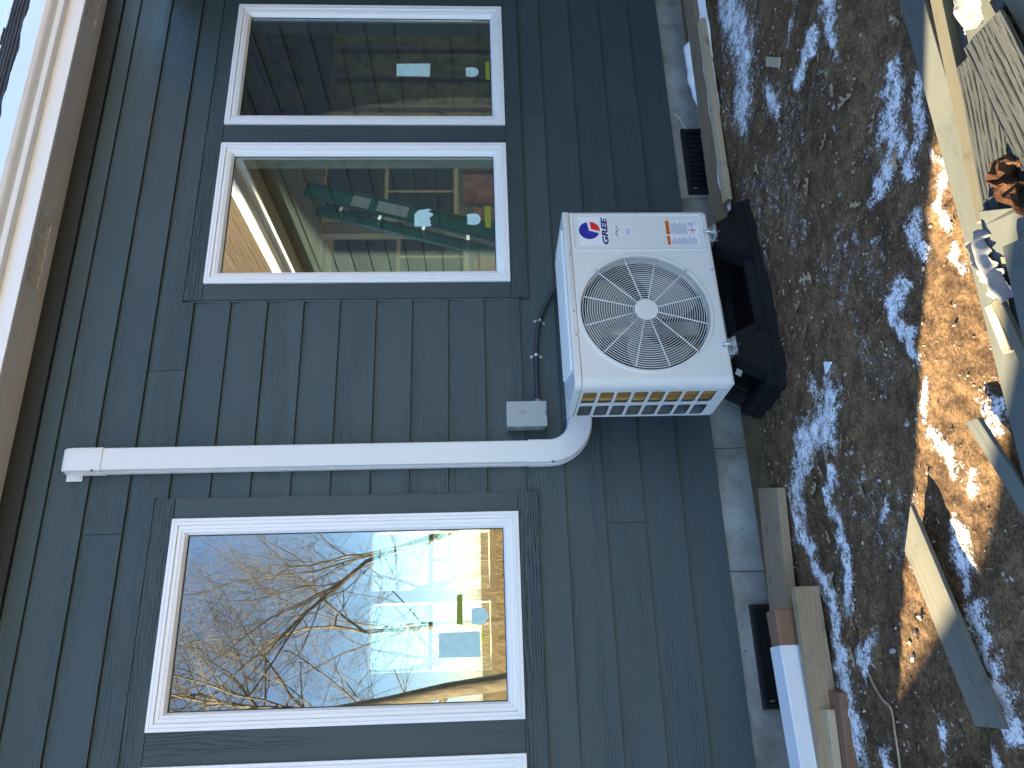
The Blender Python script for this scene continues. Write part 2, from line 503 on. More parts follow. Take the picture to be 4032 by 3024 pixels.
M['leaf'] = mat_plain('dry_oak_leaf', (0.38, 0.28, 0.17), 0.7, 0, 0.4, 60, 0.25)
M['stone'] = mat_plain('pale_stone', (0.33, 0.31, 0.27), 0.9, 0, 1.0, 90, 0.35)
M['chips'] = mat_plain('soil_crumbs', (0.20, 0.15, 0.10), 0.9, 0, 0.5, 60, 0.6)
M['chips_pale'] = mat_plain('pale_chips', (0.42, 0.37, 0.29), 0.85, 0, 0.5, 60, 0.3)
M['straw'] = mat_plain('dry_straw', (0.34, 0.25, 0.14), 0.8)
M['brush'] = mat_plain('dry_brush', (0.38, 0.27, 0.13), 0.8, 0, 0, 20, 0.3)
M['drywall'] = mat_paint('interior_board', (0.32, 0.29, 0.20), 0.7, 0.2, 0.2)
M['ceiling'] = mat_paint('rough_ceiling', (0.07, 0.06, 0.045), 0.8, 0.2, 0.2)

# ------------------------------------------------------------------ the ground
SNOW = [([(3.337, -0.35), (2.687, -0.308), (2.118, -0.238)], 0.076), ([(2.936, -0.711), (2.589, -0.82), (2.279, -0.722)], 0.124), ([(2.032, -1.335), (1.988, -1.209)], 0.045), ([(2.099, -1.464), (1.865, -1.474)], 0.05), ([(1.59, -1.669), (1.487, -1.572), (1.38, -1.6), (1.284, -1.47)], 0.047), ([(1.484, -1.751), (1.326, -1.701), (1.263, -1.611)], 0.037), ([(1.11, -1.614), (1.03, -1.606)], 0.029), ([(2.209, -0.989), (2.063, -0.978)], 0.053), ([(2.239, -1.211), (2.188, -1.175)], 0.037), ([(0.993, -1.501), (0.909, -1.434), (0.795, -1.47)], 0.035), ([(0.847, -0.946), (0.741, -0.926), (0.724, -0.696), (0.598, -0.598)], 0.074), ([(0.58, -0.918), (0.486, -0.856)], 0.05), ([(0.419, -1.225), (0.381, -1.192)], 0.027), ([(0.485, -0.551), (0.334, -0.602), (0.171, -0.66), (0.013, -0.70), (-0.087, -0.70), (-0.229, -0.72), (-0.348, -0.68)], 0.059), ([(0.427, -0.866), (0.3, -0.86), (0.106, -0.803)], 0.039), ([(0.008, -0.928), (-0.082, -0.862)], 0.029), ([(-0.173, -1.198), (-0.23, -1.182)], 0.027), ([(-0.288, -0.901), (-0.32, -0.891)], 0.046), ([(0.273, -1.488), (0.144, -1.448)], 0.033), ([(0.068, -1.498), (-0.038, -1.513), (-0.17, -1.514)], 0.045), ([(-0.243, -1.413), (-0.26, -1.418)], 0.029), ([(0.697, -1.485), (0.618, -1.453)], 0.02), ([(0.549, -1.462), (0.452, -1.508)], 0.031), ([(0.418, -1.566), (0.392, -1.559)], 0.019), ([(1.221, -1.756), (1.104, -1.731), (1.006, -1.739)], 0.03), ([(1.248, -1.856), (1.183, -1.849)], 0.01), ([(0.944, -1.72), (0.882, -1.728)], 0.02), ([(0.528, -1.718), (0.456, -1.706)], 0.017),
        ([(3.6, -1.0), (3.1, -1.05), (2.8, -1.1)], 0.1), ([(2.6, -1.25), (2.35, -1.3)], 0.06), ([(-0.8, -0.9), (-1.1, -1.2)], 0.12), ([(-0.6, -1.7), (-1.0, -1.9)], 0.12)]

def ground_height(x, y):
    t_ = np.clip((y + 0.34) / 0.22, 0, 1)
    return -0.062 * t_ * t_ * (3 - 2 * t_) + 0.030 * (fbm(x * 2.1 + 5, y * 2.1 + 9, 3, 3) - 0.5) + 0.022 * (fbm(x * 9, y * 9, 21, 3) - 0.5) + 0.011 * (fbm(x * 38, y * 38, 33, 3) - 0.5)

def make_ground():
    x0, x1, y0, y1, s = -1.5, 4.1, -2.75, 0.04, 0.008
    xs = np.arange(x0, x1, s); ys = np.arange(y0, y1, s)
    X, Y = np.meshgrid(xs, ys)
    d_best = np.full(X.shape, -9.0)
    wx = (fbm(X * 6, Y * 6, 51, 5, 0.6) - 0.5) * 0.20; wy = (fbm(X * 6 + 40, Y * 6, 57, 5, 0.6) - 0.5) * 0.20
    for pts, w in SNOW:
        for a, b in zip(pts[:-1], pts[1:]):
            a = np.array(a); b = np.array(b); ab = b - a
            t = np.clip(((X + wx - a[0]) * ab[0] + (Y + wy - a[1]) * ab[1]) / (ab @ ab + 1e-9), 0, 1)
            dd = np.hypot(X + wx - a[0] - t * ab[0], Y + wy - a[1] - t * ab[1])
            d_best = np.maximum(d_best, 1 - dd / (w * 1.35))
    snow = np.clip(d_best * 0.62 + 0.21, 0, 0.66)
    snow = np.maximum(snow, np.clip((fbm(X * 3.2, Y * 3.2, 71, 5, 0.6) - 0.50) * 2.0, 0, 0.30))
    Z = ground_height(X, Y) + 0.010 * np.clip(snow - 0.35, 0, 0.5)
    edge = np.minimum.reduce([X - x0, x1 - s - X, Y - y0])
    Z = Z - 0.06 * np.clip(1 - edge / 0.25, 0, 1)
    ny, nx = X.shape
    co = np.stack([X, Y, Z], -1).reshape(-1, 3).astype(np.float32)
    i = np.arange(nx * ny).reshape(ny, nx)
    f = np.stack([i[:-1, :-1], i[:-1, 1:], i[1:, 1:], i[1:, :-1]], -1).reshape(-1, 4)
    me = bpy.data.meshes.new('ground')
    me.vertices.add(len(co)); me.vertices.foreach_set('co', co.ravel())
    me.loops.add(f.size); me.loops.foreach_set('vertex_index', f.ravel().astype(np.int32))
    me.polygons.add(len(f)); me.polygons.foreach_set('loop_start', np.arange(0, f.size, 4, dtype=np.int32))
    me.polygons.foreach_set('loop_total', np.full(len(f), 4, dtype=np.int32))
    me.polygons.foreach_set('use_smooth', np.ones(len(f), dtype=bool))
    me.update()
    at = me.attributes.new('snow', 'FLOAT', 'POINT'); at.data.foreach_set('value', snow.ravel().astype(np.float32))
    o = obj('ground', me, M['soil'])
    tag(o, 'bare dark soil with thin patches of snow beside the house', 'ground', kind='structure')

def gz(x, y):
    return float(ground_height(np.array([x]), np.array([y]))[0])

make_ground()
fm = bpy.data.meshes.new('field')
fm.from_pydata([(-400, -400, -0.05), (400, -400, -0.05), (400, 400, -0.05), (-400, 400, -0.05)], [], [(0, 1, 2, 3)])
tag(obj('field', fm, M['field']), 'dry tan grass field stretching away around the house', 'field', kind='structure')

# ------------------------------------------------------------------ the house
H = EYE
R = 0.1778
def lap(k): return 1.021 - R * k + H
house = thing('house', 'slate grey lap sided house with white framed windows and a snowy steep roof', 'house')
WX = [(2.784, 3.638), (1.812, 2.659), (-0.206, 0.647), (-1.185, -0.331)]
WZ = (1.038, 2.558)
T = 0.089
X_L, X_R = -1.97, 3.775
TR = [(1.812 - T, 3.638 + T), (-1.185 - T, 0.647 + T)]    # outer trim of the two window groups

def siding_me(length, rise=R + 0.03):
    L = length / 2
    top_y = 0.0135 * rise / R
    b = 0.0012
    sec = [(b, 0.0), (0.0, b), (top_y, rise), (top_y + 0.007, rise), (0.013, 0.0)]
    bm = bmesh.new()
    a = [bm.verts.new((-L, y, z)) for y, z in sec]; c = [bm.verts.new((L, y, z)) for y, z in sec]
    n = len(sec)
    bm.faces.new(a); bm.faces.new(c[::-1])
    for i in range(n): bm.faces.new((a[i], c[i], c[(i + 1) % n], a[(i + 1) % n]))
    return from_bm(bm, 'siding_board')

JOINT = {-2: [1.359], -3: [0.590], 10: [0.588], 11: [2.873], 8: [2.859]}
for k in range(-5, 13):
    zb = lap(k); ztop = zb + R + 0.03
    rise = R + 0.03
    if k == -5: rise = 0.125
    segs = [(X_L, X_R)]
    if ztop > WZ[0] and zb < WZ[1]:
        segs = [(X_L, TR[1][0] + 0.004), (TR[1][1] - 0.004, TR[0][0] + 0.004), (TR[0][1] - 0.004, X_R)]
    out = []
    for a, b in segs:
        cuts = [a] + [j for j in JOINT.get(k, []) if a + 0.1 < j < b - 0.1] + [b]
        for i in range(len(cuts) - 1):
            out.append((cuts[i] + (0.0012 if i else 0), cuts[i + 1] - (0.0012 if i < len(cuts) - 2 else 0)))
    for a, b in out:
        obj('siding_board', siding_me(b - a, rise), M['siding'], house, ((a + b) / 2, rng.uniform(-0.0006, 0.0006), zb))

def grain_board(name, length, width, thick, mat, parent, center, axis='X', bevel=0.0015, normal='Y'):
    """long side on local X, width on local Z, thickness on local Y"""
    me = box_me(name, -length / 2, length / 2, -thick / 2, thick / 2, -width / 2, width / 2, bevel)
    rot = (0, 0, 0) if axis == 'X' else (0, -math.pi / 2, 0)
    return obj(name, me, mat, parent, center, rot)

# trim boards round the two window groups: face a little proud of the siding
ty = 0.004; th = 0.030
for (x0, x1) in TR:
    grain_board('trim_board', x1 - x0, T, th, M['trim'], house, ((x0 + x1) / 2, ty, WZ[1] + T / 2))
    grain_board('trim_board', x1 - x0, T, th, M['trim'], house, ((x0 + x1) / 2, ty, WZ[0] - T / 2))
    # head flashing above the top board, a thin bent strip
    fl = box('flashing', x0 - 0.006, x1 + 0.006, -0.014, 0.02, WZ[1] + T + 0.001, WZ[1] + T + 0.004, M['trim'], house)
for x0 in (1.812 - T, 3.638, -1.185 - T, 0.647):
    grain_board('trim_board', WZ[1] - WZ[0] - 0.002, T - 0.001, th - 0.002, M['trim'], house, (x0 + T / 2, ty, (WZ[0] + WZ[1]) / 2), 'Z')
for a, b in ((2.659, 2.784), (-0.331, -0.206)):
    grain_board('trim_board', WZ[1] - WZ[0] - 0.002, b - a - 0.001, th - 0.002, M['trim'], house, ((a + b) / 2, ty, (WZ[0] + WZ[1]) / 2), 'Z')
# caulk beads where the siding meets the trim
M['caulk'] = mat_plain('grey_caulk', (0.115, 0.13, 0.135), 0.5)
for x in (TR[0][0] - 0.002, TR[1][1] + 0.002):
    obj('caulk_bead', tube_me('caulk_bead', [(x, 0.004 + 0.0015 * math.sin(i * 2.1), WZ[0] - 0.05 + i * (WZ[1] - WZ[0] + 0.1) / 40) for i in range(41)], 0.0035, 6), M['caulk'], house)

# windows
def rails(name, prof, x0, x1, z0, z1, mat, parent):
    def cn(i, a):
        return [(x0 + a, z0 + a), (x1 - a, z0 + a), (x1 - a, z1 - a), (x0 + a, z1 - a)][i % 4]
    for i in range(4):
        bm = bmesh.new()
        A = []; B = []
        d = Vector((cn(i + 1, 0)[0] - cn(i, 0)[0], 0, cn(i + 1, 0)[1] - cn(i, 0)[1])).normalized() * 0.00035
        for a, y in prof:
            p = cn(i, a); q = cn(i + 1, a)
            A.append(bm.verts.new((p[0] + d.x, y, p[1] + d.z))); B.append(bm.verts.new((q[0] - d.x, y, q[1] - d.z)))
        n = len(prof)
        bm.faces.new(A); bm.faces.new(B[::-1])
        for j in range(n): bm.faces.new((A[j], B[j], B[(j + 1) % n], A[(j + 1) % n]))
        obj(name, from_bm(bm, name), mat, parent)

FRAME = [(0.0, 0.03), (0.0, -0.0205), (0.0015, -0.022), (0.0125, -0.022), (0.014, -0.0185), (0.016, -0.0185), (0.017, -0.023), (0.0285, -0.023), (0.030, -0.021), (0.030, 0.03)]
SASH = [(0.0302, 0.03), (0.0302, -0.015), (0.0315, -0.0165), (0.046, -0.0165), (0.047, -0.0125), (0.049, -0.0125), (0.050, -0.0155), (0.060, -0.012), (0.068, 0.004), (0.069, 0.012), (0.069, 0.03)]
M['liner'] = mat_plain('house_wrap_liner', (0.62, 0.68, 0.64), 0.7, 0, 0.3, 40, 0.1)
M['gasket'] = mat_plain('black_gasket', (0.02, 0.02, 0.02), 0.6)
GASKET = [(0.0691, 0.0135), (0.0691, 0.010), (0.0725, 0.012), (0.0725, 0.0135)]
wins = []
for (x0, x1) in WX:
    w = bpy.data.objects.new('window', None); link(w, house); w.empty_display_size = 0.1
    rails('frame', FRAME, x0, x1, WZ[0], WZ[1], M['vinyl'], w)
    rails('sash', SASH, x0, x1, WZ[0], WZ[1], M['vinyl'], w)
    rails('gasket', GASKET, x0, x1, WZ[0], WZ[1], M['gasket'], w)
    box('glass_pane', x0 + 0.0692, x1 - 0.0692, 0.014, 0.018, WZ[0] + 0.0692, WZ[1] - 0.0692, M['glass'], w)
    for s in (0.12, 0.84):   # drain slots with small covers in the bottom rail
        xx = x0 + (x1 - x0) * s
        box('drain_cover', xx, xx + 0.03, -0.0245, -0.0230, WZ[0] + 0.020, WZ[0] + 0.026, M['vinyl'], w)
    box('jamb_liner', x1 - 0.0345, x1 - 0.0312, 0.0305, 0.158, WZ[0] + 0.032, WZ[1] - 0.032, M['liner'], w)
    box('jamb_liner', x0 + 0.0312, x0 + 0.0345, 0.0305, 0.158, WZ[0] + 0.032, WZ[1] - 0.032, M['liner'], w)
    wins.append(w)

def sticker(win, x0, x1, z0, z1, mat, shape='rect', seed=0):
    r = random.Random(seed)
    if shape == 'rect':
        poly = [(x0, z0), (x1, z0 + r.uniform(-.003, .003)), (x1 - r.uniform(0, .004), z1), (x0 + r.uniform(0, .004), z1 + r.uniform(-.003, .003))]
    elif shape == 'shield':
        cx = (x0 + x1) / 2; hw = (x1 - x0) / 2; poly = []
        for i in range(15):
            a = math.pi * i / 14
            poly.append((cx + hw * math.cos(math.pi + a) , z0 + 0.55 * (z1 - z0) - (0.55 * (z1 - z0)) * math.sin(a) ** 0.8))
        poly += [(x1 - 0.004, z1), (x0 + 0.004, z1)]
    else:
        poly = [(x0, z1), (x0, z0 + 0.25 * (z1 - z0))]
        m = 9
        for i in range(m): poly.append((x0 + (x1 - x0) * (i + 0.5) / m, z0 + (z1 - z0) * (0.02 + 0.3 * r.random())))
        poly += [(x1, z0 + 0.3 * (z1 - z0)), (x1 - 0.01, z1 - 0.02), (x1 - 0.035, z1)]
    obj('sticker', prism_me('sticker', poly, 0.0128, 0.0134), mat, win)

sticker(wins[0], 3.143, 3.237, 1.456, 1.645, M['sticker'], 'rect', 1)
sticker(wins[0], 3.143, 3.212, 1.178, 1.251, M['sticker'], 'shield')
sticker(wins[0], 3.123, 3.256, 1.114, 1.140, M['olive'], 'rect', 2)
sticker(wins[1], 2.153, 2.261, 1.429, 1.528, M['sticker'], 'torn', 3)
sticker(wins[1], 2.161, 2.230, 1.182, 1.253, M['sticker'], 'shield')
sticker(wins[1], 2.143, 2.276, 1.130, 1.161, M['olive'], 'rect', 4)
sticker(wins[2], 0.167, 0.239, 1.182, 1.253, M['sticker'], 'shield')
sticker(wins[2], 0.169, 0.296, 1.291, 1.315, M['olive'], 'rect', 5)
sticker(wins[2], 0.038, 0.142, 1.217, 1.394, M['sticker'], 'rect', 6)
sticker(wins[2], 0.087, 0.141, 1.199, 1.212, M['yellow'], 'rect', 7)

# frieze board, soffit, fascia, gutter
E_ = H
grain_board('frieze_board', X_R - X_L, 0.115, 0.022, M['frieze'], house, ((X_L + X_R) / 2, -0.002, 2.0 + H + 0.0575))
sx = [X_L - 0.15, -0.55, 0.65, 1.735, 2.125, 3.36, 3.75, 5.2]
sof_z = 2.092 + H
for i, (a, b) in enumerate(zip(sx[:-1], sx[1:])):
    if i in (3, 5): continue
    me = box_me('soffit_board', -(b - a) / 2 + 0.001, (b - a) / 2 - 0.001, -0.006, 0.006, -0.10, 0.10, 0.001)
    obj('soffit_board', me, M['soffit'], house, ((a + b) / 2, -0.085, sof_z + 0.006), (math.pi / 2, 0, 0))
for a, b in ((1.735, 2.125), (3.36, 3.75)):
    v = bpy.data.objects.new('soffit_vent', None); link(v, house)
    box('vent_edge', a + 0.001, b - 0.001, -0.075, 0.015, sof_z, sof_z + 0.012, M['soffit'], v, 0.001)
    box('vent_edge', a + 0.001, b - 0.001, -0.185, -0.172, sof_z, sof_z + 0.012, M['soffit'], v, 0.001)
    box('vent_back', a + 0.001, b - 0.001, -0.172, -0.075, sof_z + 0.012, sof_z + 0.016, M['soffit'], v)
    n = 4
    for i in range(n + 1):
        x = a + 0.012 + (b - a - 0.024) * i / n
        box('vent_rib', x - 0.011, x + 0.011, -0.1715, -0.0755, sof_z + 0.0005, sof_z + 0.012, M['soffit'], v, 0.001)
        if i < n:
            for j in range(9):
                y = -0.168 + j * 0.0105
                box('louvre', x + 0.012, x + (b - a - 0.024) / n - 0.012, y, y + 0.004, sof_z + 0.004, sof_z + 0.0118, M['soffit'], v)
GX0, GX1 = X_L - 0.2, 5.2
fas = box('fascia', GX0, GX1, -0.207, -0.186, sof_z - 0.004, sof_z + 0.13, M['fascia'], house, 0.002)
gp = [(-0.2075, 2.172), (-0.243, 2.172), (-0.2445, 2.174), (-0.2455, 2.192), (-0.2425, 2.1955), (-0.2435, 2.199), (-0.252, 2.204), (-0.266, 2.2085), (-0.276, 2.215), (-0.282, 2.223), (-0.2845, 2.231), (-0.2865, 2.2325), (-0.2865, 2.240), (-0.2845, 2.2415), (-0.276, 2.2405), (-0.276, 2.2385), (-0.2825, 2.2385), (-0.280, 2.224), (-0.274, 2.217), (-0.264, 2.2105), (-0.2405, 2.2), (-0.241, 2.1745), (-0.2095, 2.1745), (-0.2095, 2.24), (-0.2075, 2.24)]
bm = bmesh.new()
a = [bm.verts.new((GX0, y, z + H)) for y, z in gp]; c = [bm.verts.new((GX1, y, z + H)) for y, z in gp]
for i in range(len(gp)):
    bm.faces.new((a[i], c[i], c[(i + 1) % len(gp)], a[(i + 1) % len(gp)]))
auto_smooth(obj('gutter', from_bm(bm, 'gutter'), M['gutter'], house), 40)

# the steep roof: decks and shingle courses, snow lying on it
roof = bpy.data.objects.new('roof', None); link(roof, house)
RY, RZ = -0.222, 2.222 + H
RIDGE_Y = 1.75
SL = (RIDGE_Y - RY) * math.sqrt(2)
q = math.sqrt(0.5)
def roof_pt(x, t, up=0.0):
    return Vector((x, RY + t * q - up * q, RZ + t * q + up * q))
RX0, RX1 = X_L - 0.25, 8.2
for side in (0, 1):
    pts = []
    for x in (RX0, RX1):
        for t, up in ((0.02, -0.03), (SL, -0.03), (SL, -0.006), (0.02, -0.006)):
            p = roof_pt(x, t, up)
            if side: p = Vector((p.x, 2 * RIDGE_Y - p.y, p.z))
            pts.append(p)
    bm = bmesh.new(); vv = [bm.verts.new(p) for p in pts]
    for f in ((0, 1, 2, 3), (7, 6, 5, 4), (0, 4, 5, 1), (1, 5, 6, 2), (2, 6, 7, 3), (3, 7, 4, 0)): bm.faces.new([vv[i] for i in f])
    obj('deck', from_bm(bm, 'deck'), M['stud'], roof)
tabs = {}
for ci in range(20):
    t0 = ci * 0.14
    bm = bmesh.new()
    x = RX0 + (0.11 * (ci % 3)) - 0.3
    rr = random.Random(ci)
    while x < RX1:
        wdt = rr.uniform(0.12, 0.3)
        xa, xb = max(x, RX0), min(x + wdt - 0.006, RX1)
        if xb - xa > 0.02:
            th_ = rr.uniform(0.004, 0.010)
            ps = [(xa, t0, 0.0), (xb, t0, 0.0), (xb, t0 + 0.17, -0.004), (xa, t0 + 0.17, -0.004), (xa, t0, th_ + 0.004), (xb, t0, th_ + 0.004), (xb, t0 + 0.17, 0.0), (xa, t0 + 0.17, 0.0)]
            vv = [bm.verts.new(roof_pt(*p)) for p in ps]
            for f in ((0, 3, 2, 1), (4, 5, 6, 7), (0, 1, 5, 4), (1, 2, 6, 5), (2, 3, 7, 6), (3, 0, 4, 7)): bm.faces.new([vv[i] for i in f])
        x += wdt
    obj('shingle_course', from_bm(bm, 'shingle_course'), M['shingle'], roof)
xs = np.arange(0.5, 7.0, 0.03); ts = np.arange(0.02, 2.72, 0.02)
XX, TT = np.meshgrid(xs, ts)
nz = fbm(XX * 1.3, TT * 3.0, 91, 4); nz2 = fbm(XX * 6, TT * 9, 95, 3)
low = 1 - (TT - 0.60) / 0.10; high = (TT - (1.55 + 0.35 * np.clip(4.3 - XX, -1.2, 1))) / 0.16
hh = np.maximum(low, high) + (nz - 0.5) * 3.0 + (nz2 - 0.5) * 1.6
hs = np.where(hh > 0, 0.014 + 0.018 * np.clip(hh, 0, 1) + 0.010 * (nz2 - 0.5), -0.012)
vs_ = [roof_pt(x, t, u) for x, t, u in zip(XX.ravel(), TT.ravel(), hs.ravel())]
ii = np.arange(XX.size).reshape(XX.shape)
fs_ = np.stack([ii[:-1, :-1], ii[:-1, 1:], ii[1:, 1:], ii[1:, :-1]], -1).reshape(-1, 4).tolist()
tag(obj('snow', mesh('snow', vs_, fs_, True), M['snow']), 'patchy thin snow lying on the dark shingle roof', 'snow', kind='stuff')

# sheathing core of the front wall with the four openings
cy0, cy1 = 0.024, 0.16
wall_top = 2.222 + H + 0.1
core = []
box('wall_core', X_L, X_R, cy0, cy1, 0.10, WZ[0] + 0.031, M['drywall'], house)
box('wall_core', X_L, X_R, cy0, cy1, WZ[1] - 0.031, wall_top, M['drywall'], house)
edges = [X_L] + [v for w in sorted(WX) for v in (w[0] + 0.031, w[1] - 0.031)] + [X_R]
for i in range(0, len(edges), 2):
    box('wall_core', edges[i], edges[i + 1], cy0, cy1, WZ[0] + 0.031, WZ[1] - 0.031, M['drywall'], house)
# right part of the building behind the wing, left end, back
box('wall_core', X_R + 0.001, 8.0, cy0, cy1, 0.10, wall_top, M['drywall'], house)
box('end_wall', X_L, X_L + 0.12, cy1, 3.36, 0.0, wall_top, M['siding'], house)
box('end_wall', 7.88, 8.0, cy1, 0.6, 0.0, wall_top, M['siding'], house)  # gap added in this end wall, out of view, to let light in
box('end_wall', 7.88, 8.0, 2.9, 3.36, 0.0, wall_top, M['siding'], house)
box('end_wall', 7.88, 8.0, 0.6, 2.9, 0.0, 0.9, M['siding'], house)
box('end_wall', 7.88, 8.0, 0.6, 2.9, 2.9, wall_top, M['siding'], house)
for xg in (X_L, 7.88):
    obj('gable_wall', prism_me('gable_wall', [(0, 0), (3.5, 0), (1.75, 1.72)], xg, xg + 0.12), M['siding'], house)
for o in [o for o in house.children if o.name.startswith('gable_wall')]:
    for v in o.data.vertices: v.co = Vector((v.co.y, v.co.x, v.co.z + wall_top))
# corner boards
grain_board('corner_board', wall_top - 0.1, 0.09, 0.03, M['trim'], house, (X_L - 0.0, 0.0, (wall_top + 0.1) / 2), 'Z')

# interior: floor, ceiling, partition, back wall with openings
FZ = 0.62
CL = 3.46
box('room_floor', X_L + 0.12, 7.88, cy1, 3.2, FZ - 0.05, FZ, M['ply'], house)
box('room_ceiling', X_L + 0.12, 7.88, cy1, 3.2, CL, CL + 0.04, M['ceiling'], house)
box('partition', 1.70, 1.80, cy1, 3.2, FZ, CL, M['drywall'], house)
OPEN = [(-0.05, 0.54, 1.10, 2.16), (0.60, 1.14, 1.10, 2.16), (-1.4, -0.7, 1.10, 2.16), (3.62, 4.12, 1.30, 2.66), (4.28, 5.02, 1.40, 2.84), (1.88, 2.62, 0.70, 3.2), (2.68, 3.35, 0.70, 3.2), (6.90, 7.80, 0.70, 3.2)]  # last three openings are added out of view to let light into the room
DARK_BACK = [o_ for o_ in OPEN if 3.4 < o_[0] < 5.5]
xs_ = sorted({v for o_ in OPEN for v in o_[:2]})
cur = X_L + 0.12
for (a, b, z0, z1) in sorted(OPEN):
    box('back_wall', cur, a, 3.2, 3.34, 0, CL + 0.04, M['drywall'], house)
    box('back_wall', a, b, 3.2, 3.34, 0, z0, M['drywall'], house)
    box('back_wall', a, b, 3.2, 3.34, z1, CL + 0.04, M['drywall'], house)
    cur = b
box('back_wall', cur, 7.88, 3.2, 3.34, 0, CL + 0.04, M['drywall'], house)
for (a, b, z0, z1) in OPEN:
    w = bpy.data.objects.new('rear_or_added_window', None); link(w, house)
    prof = [(0.0, 3.30), (0.0, 3.18), (0.05, 3.18), (0.05, 3.22), (0.06, 3.30)]
    rails('frame', prof, a - 0.03, b + 0.03, z0 - 0.03, z1 + 0.03, M['cream'], w)
    box('meeting_rail', a + 0.0305, b - 0.0305, 3.235, 3.265, (z0 + z1) / 2 - 0.018, (z0 + z1) / 2 + 0.018, M['cream'], w)
    if not (1.5 < a < 3.0 or a > 6): box('rear_pane', a + 0.0302, b - 0.0302, 3.248, 3.252, z0 + 0.0302, z1 - 0.0302, M['rear_glass'], w)
    box('mullion', (a + b) / 2 - 0.012, (a + b) / 2 + 0.012, 3.236, 3.264, z0 + 0.0305, (z0 + z1) / 2 - 0.019, M['cream'], w)
for (a, b, z0, z1) in DARK_BACK:      # dark boards added outside these two to keep the bright sky out
    for i in range(7):
        zz = z0 - 0.05 + (z1 - z0 + 0.1) * i / 7
        box('sky_block_board', a - 0.08, b + 0.08, 3.345, 3.36, zz, zz + (z1 - z0 + 0.1) / 7 - 0.0005, M['trim'], house)
# open studs and insulation batts on the rear wall of the right hand room
x = 3.2
while x < 7.8:
    inside = any(a - 0.06 < x < b + 0.06 for (a, b, _, _) in OPEN)
    if not inside:
        box('stud', x - 0.019, x + 0.019, 3.095, 3.184, FZ, CL, M['stud'], house, 0.002)
    x += 0.406
def batt(x0, x1, z0, z1, mat, sd):
    nx_, nz_ = 10, 26
    vs = []; r0 = 0.045
    for j in range(nz_ + 1):
        for i in range(nx_ + 1):
            u = i / nx_; v = j / nz_
            bulge = 0.05 * (4 * u * (1 - u)) ** 0.5 + 0.03 * (float(vnoise(np.array([u * 4 + sd]), np.array([v * 14]), sd)[0]) - 0.5)
            vs.append((x0 + (x1 - x0) * u, 3.16 - bulge, z0 + (z1 - z0) * v))
    fs = [(j * (nx_ + 1) + i, j * (nx_ + 1) + i + 1, (j + 1) * (nx_ + 1) + i + 1, (j + 1) * (nx_ + 1) + i) for j in range(nz_) for i in range(nx_)]
    obj('insulation_batt', mesh('insulation_batt', vs, fs, True), mat, house)
x = 3.2
sd = 1
while x < 7.6:
    a, b = x + 0.02, x + 0.386
    hit = [o_ for o_ in OPEN if o_[0] - 0.06 < b and o_[1] + 0.06 > a]
    if not hit: batt(a, b, FZ + 0.02, CL - 0.02, M['insul'] if x > 5.2 and x < 6.45 else M['insul_pink'], sd)
    else: batt(a, b, FZ + 0.02, hit[0][2] - 0.08, M['insul_pink'], sd)
    x += 0.406; sd += 1
for xx in (2.2, 2.75, 3.3, 3.85, 4.4, 4.95, 5.5, 6.05, 6.6):   # ceiling joists left open
    box('joist', xx - 0.019, xx + 0.019, cy1 + 0.01, 3.19, CL - 0.15, CL - 0.005, M['stud'], house, 0.002)
box('header_beam', 1.85, 5.6, 1.9, 1.99, 2.45, 2.68, M['stud'], house, 0.003)
box('post', 3.3, 3.39, 1.9, 1.99, FZ, 2.449, M['stud'], house, 0.003)

# foundation and its two vents
fx = [X_L, -0.55, 0.36, 0.929, 2.32, X_R]
for a, b in zip(fx[:-1], fx[1:]):
    box('foundation_block', a + 0.0015, b - 0.0015, 0.012, 0.16, -0.3, 0.112, M['concrete'], house, 0.003)
def vent(x0, x1, z0, z1):
    v = bpy.data.objects.new('foundation_vent', None); link(v, house)
    prof = [(0, 0.0115), (0, -0.010), (0.002, -0.012), (0.020, -0.012), (0.024, -0.004), (0.024, 0.0115)]
    rails('frame', prof, x0, x1, z0, z1, M['black_plastic'], v)
    box('back', x0 + 0.0245, x1 - 0.0245, 0.008, 0.0112, z0 + 0.0245, z1 - 0.0245, M['dark'], v)
    n = 12
    for i in range(1, n):
        x = x0 + 0.024 + (x1 - x0 - 0.048) * i / n
        box('bar', x - 0.003, x + 0.003, -0.003, 0.004, z0 + 0.0242, z1 - 0.0242, M['black_plastic'], v)
    for i in range(1, 5):
        z = z0 + 0.024 + (z1 - z0 - 0.048) * i / 5
        box('louvre', x0 + 0.0242, x1 - 0.0242, 0.0045, 0.0075, z - 0.002, z + 0.004, M['black_plastic'], v)
    lv = box('slide_tab', x0 + 0.028, x0 + 0.036, -0.008, -0.004, z1 - 0.05, z1 - 0.03, M['steel'], v)
vent(2.342, 2.762, -0.075, 0.062)
vent(-0.205, 0.216, -0.085, 0.042)
# shallow pits so the vents are not buried: the house wall goes down behind the boards

# ------------------------------------------------------------------ the wing beyond the inner corner (seen mirrored in the glass)
wing = thing('house_wing', 'slate sided wing of the house mirrored in the window glass', 'house wing', (3.78, -0.01, 0))
WL = 6.0                                   # reaches towards the camera
for k in range(-3, 13):
    me = siding_me(WL, R + 0.03)
    obj('siding_board', me, M['siding'], wing, (0.0, -WL / 2 - 0.02, lap(k)), (0, 0, -math.pi / 2))
grain_board('wall_core', 3.0, 0.12, WL, M['drywall'], wing, (0.10, -WL / 2 - 0.02, 1.5), 'Z')
box('end_wall', 0.04, 4.2, -WL - 0.12, -WL - 0.021, 0, 3.0, M['siding'], wing)
grain_board('corner_board', 2.9, 0.09, 0.11, M['vinyl'], wing, (0.005, -WL - 0.075, 1.5), 'Z')
ez = 1.72 + H
box('soffit', -0.17, 0.012, -WL - 0.3, -0.30, ez, ez + 0.012, M['fascia'], wing)
